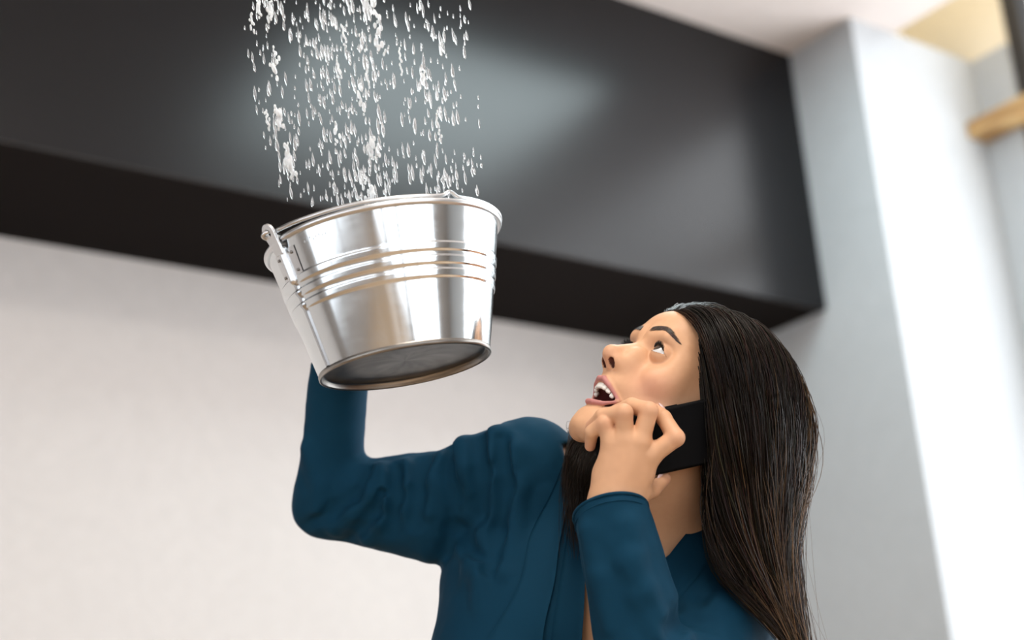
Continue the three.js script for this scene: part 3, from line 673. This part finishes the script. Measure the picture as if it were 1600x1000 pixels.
{
  const hb = [H(13, 14, 9), H(13, 14, -9), H(-11, 14, 9), H(-11, 14, -9), H(13, -14, 9), H(13, -14, -9), H(-11, -8, 9), H(-11, -8, -9), W(890, 1010, 1.6), W(1100, 900, 1.85)];
  const [lo, hi] = bounds(hb, 0.015);
  const head = fieldMesh(headSkin, lo, hi, 0.0013, skinColour);
  const flat = () => SK;
  const [l2, h2] = bounds([...hand.fingers, hand.palm].flat().flatMap(p => [V(p[0], p[1], p[2]), V(p[3], p[4], p[5])]), 0.04);
  const knuckle = (x, y, z) => { let c = SK; const n = noise(x * 140, y * 140, z * 140); for (const f of hand.fingers) { const p = f[0], q = Math.hypot(x - p[3], y - p[4], z - p[5]); if (q < 0.016) c = mixc(c, [0.62, 0.27, 0.18], 0.45 * (1 - q / 0.016)); const e = f[f.length - 1], r = Math.hypot(x - e[3], y - e[4], z - e[5]); if (r < 0.018) c = mixc(c, [0.64, 0.28, 0.20], 0.5 * (1 - r / 0.018)); } return c.map((v, i) => v * (1 + n * 0.04)); };
  const hnd = fieldMesh(handField, l2, h2, 0.0016, knuckle);
  const [l3, h3] = bounds([...far.fingers, far.palm].flat().flatMap(p => [V(p[0], p[1], p[2]), V(p[3], p[4], p[5])]), 0.03);
  const fh = fieldMesh(farField, l3, h3, 0.0025, flat);
  const [l4, h4] = bounds([J.rE, J.rW, J.rS, J.lS, J.lE, J.lW, J.cR, J.cL, foot(-1), foot(1), J.neck], 0.12);
  const low = fieldMesh(bodyCoarse, l4, h4, 0.012, flat);
  mesh('body', own(mergeGeometries([head, hnd, fh, low])), skinMat, person).userData.label = 'fair skin, face turned up with open mouth';
}
const bodyMesh = person.children.find(c => c.name === 'body');
// --- eyes, teeth, brows, nails
{
  const eyeMat = new THREE.MeshPhysicalMaterial({ color: 0xffffff, vertexColors: true, roughness: 0.08, clearcoat: 1, clearcoatRoughness: 0.03 });
  const gaze = HF.clone().multiplyScalar(0.88).addScaledVector(HU, 0.36).addScaledVector(HL, -0.04).normalize();
  for (const s of [1, -1]) {
    const g = new THREE.SphereGeometry(eyeR / 100, 64, 48); g.rotateX(Math.PI / 2);    // pole looks along +z
    const p = g.attributes.position, c = new Float32Array(p.count * 3), v = V(0, 0, 0);
    for (let i = 0; i < p.count; i++) {
      v.fromBufferAttribute(p, i).normalize(); const a = Math.acos(Math.min(1, v.z)), q = Math.atan2(v.y, v.x);
      let k = a < 0.2 ? [0.004, 0.004, 0.004] : a < 0.5 ? [0.05, 0.028, 0.015].map(t => t * (1 + 0.4 * Math.sin(q * 22))) : a < 0.54 ? [0.015, 0.01, 0.008] : [0.66, 0.65, 0.64];
      c.set(k, i * 3);
      if (a < 0.55) { const f = 1 + 0.03 * (1 - (a / 0.55) ** 2); p.setXYZ(i, p.getX(i) * f, p.getY(i) * f, p.getZ(i) * f); }
    }
    g.setAttribute('color', new THREE.BufferAttribute(c, 3)); g.computeVertexNormals();
    g.applyQuaternion(new THREE.Quaternion().setFromUnitVectors(V(0, 0, 1), gaze));
    const o = H(eyeC[0], eyeC[1], s * eyeC[2]); g.translate(o.x, o.y, o.z);
    mesh('eye', own(g), eyeMat, person);
  }
  const toothMat = new THREE.MeshPhysicalMaterial({ color: rgb(0.80, 0.77, 0.70), roughness: 0.2, clearcoat: 0.6 });
  const basis = new THREE.Matrix4().makeBasis(HL, HU, HF);   // mirrored frame is fine for symmetric teeth
  for (const [nm, u0, f0, hgt, sc] of [['upper_teeth', -5.16, 9.62, 0.8, 1], ['lower_teeth', -6.6, 8.45, 0.6, 0.9]]) {
    const gs = [];
    for (let i = -4; i < 4; i++) {
      if (nm === 'lower_teeth' && Math.abs(i + 0.5) > 2) continue;
      const t = (i + 0.5) * 0.26, w = (nm === 'upper_teeth' ? [0.86, 0.7, 0.76, 0.68, 0.68] : [0.52, 0.56, 0.64, 0.66, 0.66])[i < 0 ? -i - 1 : i];
      const h = hgt * (Math.abs(i + 0.5) < 1 ? 1 : Math.abs(i + 0.5) > 2.4 ? 0.86 : 0.93);
      const g = new RoundedBoxGeometry(w * 0.0088, h * 0.01, 0.0048, 4, 0.0021); g.rotateY(t * 1.0);
      const q = H(f0 - 2.3 * (1 - Math.cos(t * 1.15)) * sc, u0 + (nm === 'upper_teeth' ? 0.6 - h / 2 - 0.62 * t * t : 0.25 * t * t), 0).addScaledVector(HL, 0.0200 * sc * Math.sin(t * 1.05));
      const ry = new THREE.Matrix4().makeBasis(HL, HU, HL.clone().cross(HU)); g.applyMatrix4(ry); g.translate(q.x, q.y, q.z); gs.push(g);
    }
    mesh(nm, own(mergeGeometries(gs)), toothMat, person);
  }
  const tg = new THREE.SphereGeometry(0.01, 24, 16); tg.scale(1.5, 0.55, 2.0); tg.applyMatrix4(new THREE.Matrix4().makeBasis(HL, HU, HL.clone().cross(HU)));
  const tp = H(7.6, -7.2, 0); tg.translate(tp.x, tp.y, tp.z);
  mesh('tongue', own(tg), new THREE.MeshPhysicalMaterial({ color: rgb(0.25, 0.06, 0.055), roughness: 0.35 }), person);
  // brows and lashes grow from the skin
  const surf = (u, l) => { let f = 12; for (let i = 0; i < 120; i++) { const d = headLocal(f, u, l); if (d < 0.003) break; f -= Math.max(d * 0.6, 0.01); } return f; };
  const brow = [], lash = [], dark = [0.018, 0.011, 0.008];
  for (const s of [1, -1]) {
    for (let i = 0; i < 480; i++) {
      const t = rnd(), l = 0.85 + 3.55 * t, mid = 4.1 + 0.62 * Math.sin(Math.min(1, t * 1.5) * 1.57) - 2.0 * Math.max(0, t - 0.5) ** 1.4, wd = 0.42 * (1 - 0.8 * t * t) * (t < 0.08 ? 0.6 + t * 5 : 1);
      const u = mid + rr(-1, 1) * wd, len = rr(0.3, 0.6), du = (0.75 - t) * 0.75, dl = 0.5 + t * 0.7, q = Math.hypot(du, dl), pts = [];
      for (let k = 0; k < 4; k++) { const uu = u + du / q * len * k / 3, ll = l + dl / q * len * k / 3, f = surf(uu, ll); pts.push(H(f + 0.03 + 0.03 * Math.sin(k), uu, s * ll)); }
      brow.push({ p: pts, r: [0.00017, 0.00007], c: [[0.05, 0.032, 0.024].map(v => v * rr(0.6, 1.6))] });
    }
    for (let i = 0; i < 90; i++) for (const up of [1, 0]) {
      if (!up) continue;
      const x = -0.95 + 1.84 * i / 89, l = eyeC[2] + 1.2 * x, w = 1 - x * x, u = eyeC[1] - 0.2 * x + (up ? 0.60 * Math.pow(w, 0.75) : -0.46 * Math.pow(w, 0.9));
      const o = [Math.sqrt(Math.max(0.05, (eyeR + 0.1) ** 2 - (u - eyeC[1]) ** 2 - (l - eyeC[2]) ** 2)) + eyeC[0], u, l], len = (0.44 + 0.22 * x) * rr(0.75, 1.15), pts = [];
      for (let k = 0; k < 5; k++) { const t = k / 4; pts.push(H(o[0] + len * (t * 0.85), o[1] + (up ? 1 : -1) * len * (0.15 * t + 0.55 * t * t), s * (o[2] + len * t * (0.15 + 0.55 * x)))); }
      lash.push({ p: pts, r: [0.00034, 0.00008], c: [[0.008, 0.006, 0.005]] });
    }
  }
  const hairMat = new THREE.MeshPhysicalMaterial({ color: 0xffffff, vertexColors: true, roughness: 0.5 });
  mesh('eyebrows', own(strands(brow)), hairMat, person).userData.kind = 'stuff'; const le = mesh('eyelashes', own(strands(lash)), hairMat, person); le.userData.kind = 'stuff';
  const nail = (p, up, side, w, l) => { const g = new THREE.SphereGeometry(1, 20, 12); g.scale(w, l, 0.0016); const n = new THREE.Vector3().crossVectors(side, up).normalize(); g.applyMatrix4(new THREE.Matrix4().makeBasis(side, up, n)); g.translate(p.x, p.y, p.z); mesh('fingernail', own(g), new THREE.MeshPhysicalMaterial({ color: rgb(0.72, 0.50, 0.48), roughness: 0.2, clearcoat: 0.8 }), person); };
  { const a = W(1027, 640, 1.628), b = W(1037, 653, 1.612), d = a.clone().sub(b).normalize(), n = V(0.68, 0.22, 0.70).applyMatrix4(ROT); n.addScaledVector(d, -n.dot(d)).normalize(); nail(a.clone().lerp(b, 0.12).addScaledVector(n, 0.0066), d, new THREE.Vector3().crossVectors(d, n), 0.0046, 0.0068); }
  { const d = W(1040, 746, 1.65).sub(W(1022, 760, 1.632)).normalize(), s = V(-0.5, -0.6, 0.6).applyMatrix4(ROT); s.addScaledVector(d, -s.dot(d)).normalize(); nail(W(1032, 746, 1.640), d, s, 0.0048, 0.0068); }
}
// --- lower clothes and shoes
{
  const tr = [pr(hipj(-1), knee(-1), 0.09, 0.07), pr(knee(-1), foot(-1), 0.07, 0.06), pr(hipj(1), knee(1), 0.09, 0.07), pr(knee(1), foot(1), 0.07, 0.06), pr(hipj(-1), hipj(1), 0.105)];
  const fn = (x, y, z) => smax(blend(tr, x, y, z, 0.04), -(y - 0.06), 0.004);
  const [lo, hi] = bounds([hipj(-1), hipj(1), foot(-1), foot(1), knee(1)], 0.13);
  mesh('trousers', own(fieldMesh(fn, lo, hi, 0.012)), new THREE.MeshStandardMaterial({ color: rgb(0.02, 0.022, 0.028), roughness: 0.85 }), person);
  for (const s of [-1, 1]) {
    const f = foot(s), a = V(f.x, 0.038, f.z), b = a.clone().addScaledVector(front, 0.15);
    const sf = (x, y, z) => smax(smin(cone(x, y, z, pr(a, b, 0.04, 0.034)), cone(x, y, z, pr(a, a.clone().setY(0.08), 0.04, 0.042)), 0.02), -y, 0.003);
    const [l, h] = bounds([a, b, a.clone().setY(0.08)], 0.06);
    mesh('shoe', own(fieldMesh(sf, l, h, 0.007)), new THREE.MeshStandardMaterial({ color: rgb(0.015, 0.014, 0.014), roughness: 0.4 }), person);
  }
}
// --- hair
{
  const G = V(0, -1, 0), list = [], list2 = [];
  const capLocal = (F, U, L) => smin(ell(F, U, L, -1.3, 4.5, 0, 9.3, 8.1, 7.2), ell(F, U, L, 3.3, 5.6, 0, 5.75, 4.6, 5.9), 1.0);
  const hl = [[-7, -4], [-4, -2.6], [-1.5, -1.6], [0.5, 1.6], [2, 3.3], [4, 4.9], [6, 6.0], [7.6, 7.3], [8.4, 8.6], [9, 10], [14, 14]];   // forward limit of the scalp at each height
  const limit = u => { if (u < hl[0][0]) return -20; for (let i = 1; i < hl.length; i++) if (u < hl[i][0]) { const t = (u - hl[i - 1][0]) / (hl[i][0] - hl[i - 1][0]); return hl[i - 1][1] + (hl[i][1] - hl[i - 1][1]) * t; } return 20; };
  const solid = (x, y, z) => {
    const [F, U, L] = skull(x, y, z);
    let d = capLocal(F, U, L); d = smin(d, ell(F, U, L, 2.9, -2.0, 0, 5.5, 7.2, 5.5), 1.6); 
    d = smin(d, cone(F, U, Math.abs(L), [0.6, -6.2, 4.5, 7.4, -10.3, 1.3, 1.35, 1.35]), 1.8);
    return Math.min(d / 100, cone(x, y, z, neckPrim), blazerBase(x, y, z));
  };
  const n = V(0, 0, 0), p = V(0, 0, 0), dir = V(0, 0, 0), t = V(0, 0, 0);
  const e = 0.003;
  const gr = q => n.set(solid(q.x + e, q.y, q.z) - solid(q.x - e, q.y, q.z), solid(q.x, q.y + e, q.z) - solid(q.x, q.y - e, q.z), solid(q.x, q.y, q.z + e) - solid(q.x, q.y, q.z - e)).normalize();
  const spine1 = [W(1142, 640, 1.735), W(1182, 790, 1.69), W(1246, 920, 1.66), W(1290, 1030, 1.64)];
  const spine2 = [W(940, 660, 1.80), W(908, 745, 1.765), W(890, 820, 1.72), W(884, 900, 1.70)];
  function grow(root, s, layer, len, wob, tint) {
    const pts = [], step = 0.0165; p.copy(root); gr(p);
    const free = inHead(root)[2] < -1.2, near = Math.exp(-((inHead(root)[2] / 2.2) ** 2)); dir.copy(G).multiplyScalar(0.9).addScaledVector(HL, s * (0.15 + 0.75 * near)).addScaledVector(HF, s > 0 ? 0 : -(0.35 + 1.1 * sst(1, 6, inHead(root)[0]))); dir.addScaledVector(n, -dir.dot(n)).normalize();
    p.addScaledVector(n, 0.0005 - solid(p.x, p.y, p.z));
    const ph = rr(0, 6.28), cl = Math.floor(rnd() * 90); const cx = hash3(cl, 1, 2) - 0.5, cz = hash3(cl, 5, 9) - 0.5;
    for (let i = 0; i * step < len; i++) {
      pts.push(p.clone());
      const k = 0.13 + 0.20 * Math.min(1, i / 8);
      dir.addScaledVector(G, k * 1.2).normalize();
      if (i > (free ? 3 : 5)) { const spine = free ? spine2 : spine1; const w = Math.min(1, (i - 5) / 7), yy = p.y; let q = 0; while (q < 2 && yy < spine[q + 1].y) q++; const u = (yy - spine[q].y) / (spine[q + 1].y - spine[q].y); t.lerpVectors(spine[q], spine[q + 1], u).sub(p); t.y = 0; const far = t.length(); if (far > (free ? 0.012 : 0.022)) dir.addScaledVector(t, w * 6 * (far - 0.022) / far).normalize(); }
      dir.x += wob * (0.03 * Math.sin(i * 0.5 + ph) + 0.035 * cx); dir.z += wob * (0.03 * Math.cos(i * 0.43 + ph * 1.7) + 0.035 * cz); dir.normalize();
      const d0 = solid(p.x, p.y, p.z);
      if (d0 < layer + 0.02) { gr(p); const into = dir.dot(n); if (into < 0 && d0 < layer * Math.min(1, (i + 1) / 2) + 0.006) dir.addScaledVector(n, -into).normalize(); }
      p.addScaledVector(dir, step);
      const d1 = solid(p.x, p.y, p.z); const want = layer * Math.min(1, (i + 1) / 2); if (d1 < want) { gr(p); p.addScaledVector(n, want - d1); }
      if (p.y < 0.95 || (free && pix(p)[1] > 760 + 120 * hash3(cl, 3, Math.floor(ph * 50)) ** 1.6)) break;
    }
    for (let k = 0; k < 3; k++) for (let i = 1; i + 1 < pts.length; i++) pts[i].multiplyScalar(0.5).addScaledVector(pts[i - 1], 0.25).addScaledVector(pts[i + 1], 0.25);
    if (free && pts.some(q => { const w = pix(q); return (w[0] < 850 && w[1] < 800) || (w[0] < 884 && w[1] < 712); })) return [];
    if (pts.some(q => { const w = pix(q); return w[0] > 975 && w[0] < 1094 && w[1] > 735 && w[1] < 920; })) return [];
    return pts;
  }
  const tone = () => { const q = rnd(); return q < 0.66 ? [0.010, 0.0062, 0.0042] : q < 0.92 ? [0.020, 0.012, 0.0075] : [0.045, 0.026, 0.015]; };
  let made = 0, tries = 0; const COUNT = 9000;
  while (made < COUNT && tries++ < 60000) {
    const a = rr(-1, 1), ph = rr(0, 2 * Math.PI), r = Math.sqrt(1 - a * a); let F = -1.3 + 9.3 * r * Math.cos(ph), U = 4.5 + 8.1 * a, L = 7.2 * r * Math.sin(ph);
    if (tries % 5 === 0) { L = rr(-1.6, 1.6); F = rr(-6, 8.1); U = 4.5 + 8.1 * Math.sqrt(Math.max(0, 1 - ((F + 1.3) / 9.3) ** 2)); if (F > 4) U = Math.max(U, 5.6 + 4.6 * Math.sqrt(Math.max(0, 1 - ((F - 3.3) / 5.75) ** 2))); }
    if (F > limit(U) - 0.25 * Math.abs(Math.sin(ph * 7))) continue;
    if ((L < -2 && rnd() < 0.35) || (U < 1 && L < 3 && L > -3)) continue;
    const s = L + 0.25 * rr(-1, 1) > 0.3 ? 1 : -1, root = H(F, U, L), lay = 0.004 + 0.014 * Math.pow(rnd(), 0.8) + 0.010 * sst(6.5, 10.5, U);
    const pts = grow(root, s, lay, rr(0.44, 0.60), rr(0.3, 1.2)); if (pts.length < 6) continue;
    const fs = L < -1.2, c = tone().map(v => v * rr(0.5, 1.0) * (fs ? 0.3 : 1)), outer = Math.max(0, ...pts.map(q => pix(q)).filter(q => q[1] < 790).map(q => q[0])), paintedRim = !fs && rnd() < 0.02 + 0.8 * sst(1250, 1280, outer), tip = paintedRim ? [0.36, 0.20, 0.085] : [c[0] * 1.6 + 0.006, c[1] * 1.5 + 0.003, c[2] * 1.4 + 0.001];  // far strands darkened as painted shade; outer gold tips paint in rim light
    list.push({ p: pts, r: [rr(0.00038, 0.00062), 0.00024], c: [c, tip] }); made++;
  }
  // flyaway hairs
  for (let i = 0; i < 300; i++) {
    const a = rr(-0.3, 1), ph = rr(1.2, 3.1), r = Math.sqrt(1 - a * a), root = H(-1.3 + 9.3 * r * Math.cos(ph), 4.5 + 8.1 * a, 7.2 * r * Math.sin(ph)); const [F, U] = inHead(root); if (F > limit(U)) continue;
    const pts = grow(root, Math.sin(ph) > 0 ? 1 : -1, rr(0.01, 0.022), rr(0.3, 0.6), rr(1.6, 3)); if (pts.length > 6) list.push({ p: pts, r: [0.00022, 0.00012], c: [[0.10, 0.06, 0.035], [0.16, 0.09, 0.045]] });
  }
  // lock in front of the far shoulder
  for (let i = 0; i < 0; i++) {
    const a = rnd(), b = rr(-1, 1), q = [[960 + 40 * a, 640 + 30 * b, 1.80], [925 + 40 * a, 700 + 12 * b, 1.775], [886 + 40 * a + 8 * b, 752, 1.735], [858 + 42 * a, 806 + 10 * b, 1.70], [846 + 46 * a, 852, 1.685], [862 + 36 * a, 880 + 20 * b, 1.69]].map(v => W(v[0], v[1], v[2] + 0.014 * b + 0.008));
    list.push({ p: new THREE.CatmullRomCurve3(q).getPoints(22), r: [0.0006, 0.0003], c: [tone()] });
  }
  for (let i = 0; i < 0; i++) {
    const a = rnd(), b = rr(-1, 1), q = [[915, 690, 1.775], [890 + 16 * b, 668 + 16 * a, 1.74], [866 + 30 * a, 690 + 18 * b, 1.725], [858 + 40 * a + 12 * b, 722 + 20 * b, 1.715], [872 + 26 * b, 762 + 22 * a, 1.71]].map(v => W(...v));
    list.push({ p: new THREE.CatmullRomCurve3(q).getPoints(16), r: [0.00022, 0.0001], c: [[0.12, 0.08, 0.05]] });
  }
  const hairMat = new THREE.MeshPhysicalMaterial({ color: 0xffffff, vertexColors: true, roughness: 0.42, specularIntensity: 0.45 });
  // scalp cap under the strands
  const cap = (x, y, z) => { const [F, U, L] = skull(x, y, z); return smax(capLocal(F, U, L) / 100 - 0.0018, (F - limit(U) + 0.15) / 100, 0.003); };
  const hb = [H(13, 14, 9), H(-12, 14, 9), H(13, -9, 9), H(-12, -9, -9), H(13, 14, -9), H(-12, -9, 9), H(-12, 14, -9), H(13, -9, -9)], [lo, hi] = bounds(hb, 0.01);
  const capGeo = fieldMesh(cap, lo, hi, 0.003, () => [0.016, 0.010, 0.007]);
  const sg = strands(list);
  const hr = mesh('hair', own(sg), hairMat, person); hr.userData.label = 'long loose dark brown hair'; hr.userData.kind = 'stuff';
  mesh('hair_roots', own(capGeo), new THREE.MeshPhysicalMaterial({ color: 0xffffff, vertexColors: true, roughness: 1, specularIntensity: 0.1 }), person);
}
// ------------------------------------------------------------------ the phone
{
  const c = W(1030, 690, 1.642), ux = W(1117, 614, 1.652).sub(W(1033, 632, 1.641)).normalize();
  const nz = V(0.17, 0.05, 0.98).applyMatrix4(ROT); nz.addScaledVector(ux, -nz.dot(ux)).normalize(); const uy = new THREE.Vector3().crossVectors(nz, ux);
  const ph = thing('mobile_phone', 'black mobile phone held to the ear', 'phone'); ph.position.copy(c);
  ph.quaternion.setFromRotationMatrix(new THREE.Matrix4().makeBasis(ux, uy, nz));
  const black = new THREE.MeshPhysicalMaterial({ color: rgb(0.003, 0.003, 0.0035), roughness: 0.6, specularIntensity: 0.12 });
  mesh('phone_body', new RoundedBoxGeometry(0.148, 0.073, 0.0082, 6, 0.0038), black, ph);
  mesh('screen', new RoundedBoxGeometry(0.143, 0.068, 0.001, 3, 0.0005), new THREE.MeshPhysicalMaterial({ color: rgb(0.003, 0.003, 0.003), roughness: 0.05 }), ph).position.z = -0.004;
  const cam = new THREE.CylinderGeometry(0.0022, 0.0022, 0.0012, 20); cam.rotateX(Math.PI / 2); cam.translate(0.067, 0.030, 0.0042); mesh('camera_lens', cam, black, ph);
  const bt = new RoundedBoxGeometry(0.018, 0.0012, 0.0026, 2, 0.0005); bt.translate(0.02, 0.0367, 0); mesh('side_button', bt, black, ph);
}
// ------------------------------------------------------------------ falling water
{
  const water = new THREE.MeshPhysicalMaterial({ color: rgb(1, 1, 1), roughness: 0.22, transmission: 0.85, thickness: 0.004, ior: 1.333, specularIntensity: 1 });
  const foam = new THREE.MeshPhysicalMaterial({ color: rgb(0.95, 0.97, 0.98), roughness: 0.35, transmission: 0.45, thickness: 0.004, ior: 1.333 });
  const drop = (bulge, n = 9, m = 8) => { const p = []; for (let i = 0; i <= n; i++) { const t = i / n; p.push(new THREE.Vector2(Math.max(1e-4, Math.sin(Math.PI * Math.pow(t, bulge)) * 0.5), t - 0.5)); } return new THREE.LatheGeometry(p, m); };
  const kinds = [drop(0.7), drop(0.85), drop(1.0), drop(0.6)];
  const lean = W(560, 60, 1.63).sub(W(580, 220, 1.63)).normalize(), q0 = new THREE.Quaternion().setFromUnitVectors(V(0, 1, 0), lean);
  const spots = [];
  const edgeL = y => 372 + 0.17 * y, edgeR = y => 734 + 0.095 * y;
  let guard = 0;
  while (spots.length < 1080 && guard++ < 12000) {
    const y = rr(-110, 318), u = rnd(), x = edgeL(y) + (edgeR(y) - edgeL(y)) * u;
    let w = 0.30; w += 0.9 * Math.exp(-(((u - 0.34) / 0.09) ** 2)) + 0.8 * Math.exp(-(((u - 0.5) / 0.09) ** 2)) + 0.35 * Math.exp(-(((u - 0.12) / 0.06) ** 2)) + 0.45 * Math.exp(-(((u - 0.78) / 0.1) ** 2));
    w *= 0.65 + 0.6 * Math.max(0, noise(x / 40, y / 46, 3.3) + 0.4); if (x < 470 && y > 290) w *= 0.4;
    const rimY = x < 600 ? 372 - (x - 430) * 0.33 : 312; if (y > rimY - 8 && x > 428) continue;
    if (rnd() < w) spots.push([x, y, 1.63 + 0.10 * rr(-1, 1) * Math.sqrt(Math.max(0.04, 1 - (2 * u - 1) ** 2)), Math.pow(rnd(), 2.2)]);
  }
  spots.sort((a, b) => b[3] - a[3]);
  const rest = [];
  spots.forEach(([x, y, d, s], i) => {
    const len = 0.0055 + 0.014 * s, wid = (0.0015 + 0.0020 * s) * rr(0.8, 1.25), pos = W(x, y, d);
    const qj = new THREE.Quaternion().setFromEuler(new THREE.Euler(rr(-0.06, 0.06), rr(0, 6), rr(-0.06, 0.06)));
    if (i < 290) {
      const m = mesh(numbered('water_drop'), kinds[i % 4], water, scene); m.position.copy(pos); m.quaternion.copy(q0).multiply(qj); m.scale.set(wid, len, wid * rr(0.8, 1.1));
      tag(m, 'clear drop of water falling towards the metal bucket', 'water drop', 'drops falling into the bucket');
    } else { const g = kinds[i % 4].clone(); g.scale(wid, len, wid); g.applyQuaternion(qj); g.applyQuaternion(q0); g.translate(pos.x, pos.y, pos.z); rest.push(g); }
  });
  const fine = mesh('fine_spray', mergeGeometries(rest), water, scene); tag(fine, 'fine spray of tiny drops among the falling water', 'spray', null, 'stuff');
  // thick splashes: lumps of merged drops
  const big = [[404, 12, 9, 17], [421, 16, 10, 20], [394, 36, 7, 18], [430, 100, 13, 30], [435, 184, 15, 20], [418, 188, 6, 18], [453, 250, 15, 32], [576, 4, 16, 24], [591, 52, 14, 40], [565, 66, 9, 16], [537, 56, 6, 20],
    [566, 155, 11, 28], [575, 118, 6, 22], [529, 110, 6, 18], [584, 232, 15, 20], [573, 298, 14, 26], [525, 208, 9, 20], [660, 118, 8, 18], [685, 196, 6, 26], [626, 96, 5, 24]];
  const where = ['upper left corner of the falling column', 'top left, just under the frame edge', 'left edge beside the top splashes', 'left part, below the top splashes', 'left part at mid height', 'far left at mid height', 'lower left above the bail ear', 'top centre at the frame edge', 'centre, largest of the falling lumps', 'just left of the largest lump', 'left of centre near the top', 'centre of the falling column', 'right below the largest lump', 'left of centre above mid height', 'centre below mid height', 'centre right above the rim', 'left of centre at mid height', 'right half near the top', 'right half at mid height', 'right of centre near the top'];
  big.forEach(([x, y, w, h], i) => {
    const d = 1.60 + 0.03 * rr(-1, 1), sc = d / FPX, n = 7 + Math.floor(w / 2), bl = [];
    for (let k = 0; k < n; k++) { const t = k / (n - 1) * 2 - 1, r = w * 0.42 * rr(0.35, 0.8) * (1 - 0.45 * Math.abs(t)); bl.push([rr(-1, 1) * w * 0.55 * (1 - 0.4 * Math.abs(t)) * sc, t * h * sc * 0.85, rr(-1, 1) * w * 0.5 * sc, Math.max(r, 1.6) * sc]); }
    const fn = (X, Y, Z) => { let e = 1e9; for (const b of bl) e = smin(e, ell(X, Y, Z, b[0], b[1], b[2], b[3], b[3] * 1.9, b[3]), 0.0016); return e + 0.0003 * noise(X * 700, Y * 500, Z * 700); };
    const R = (Math.max(w, h) * 1.4) * sc, g = fieldMesh(fn, [-w * 1.3 * sc, -R, -w * 1.3 * sc], [w * 1.3 * sc, R, w * 1.3 * sc], 0.0008);
    const m = mesh(numbered('water_splash'), g, foam, scene); m.position.copy(W(x, y, d)); m.quaternion.copy(q0);
    tag(m, 'lump of splashing water, ' + where[i], 'water splash', 'thick splashes in the falling water');
  });
}
renderer.render(scene, camera);
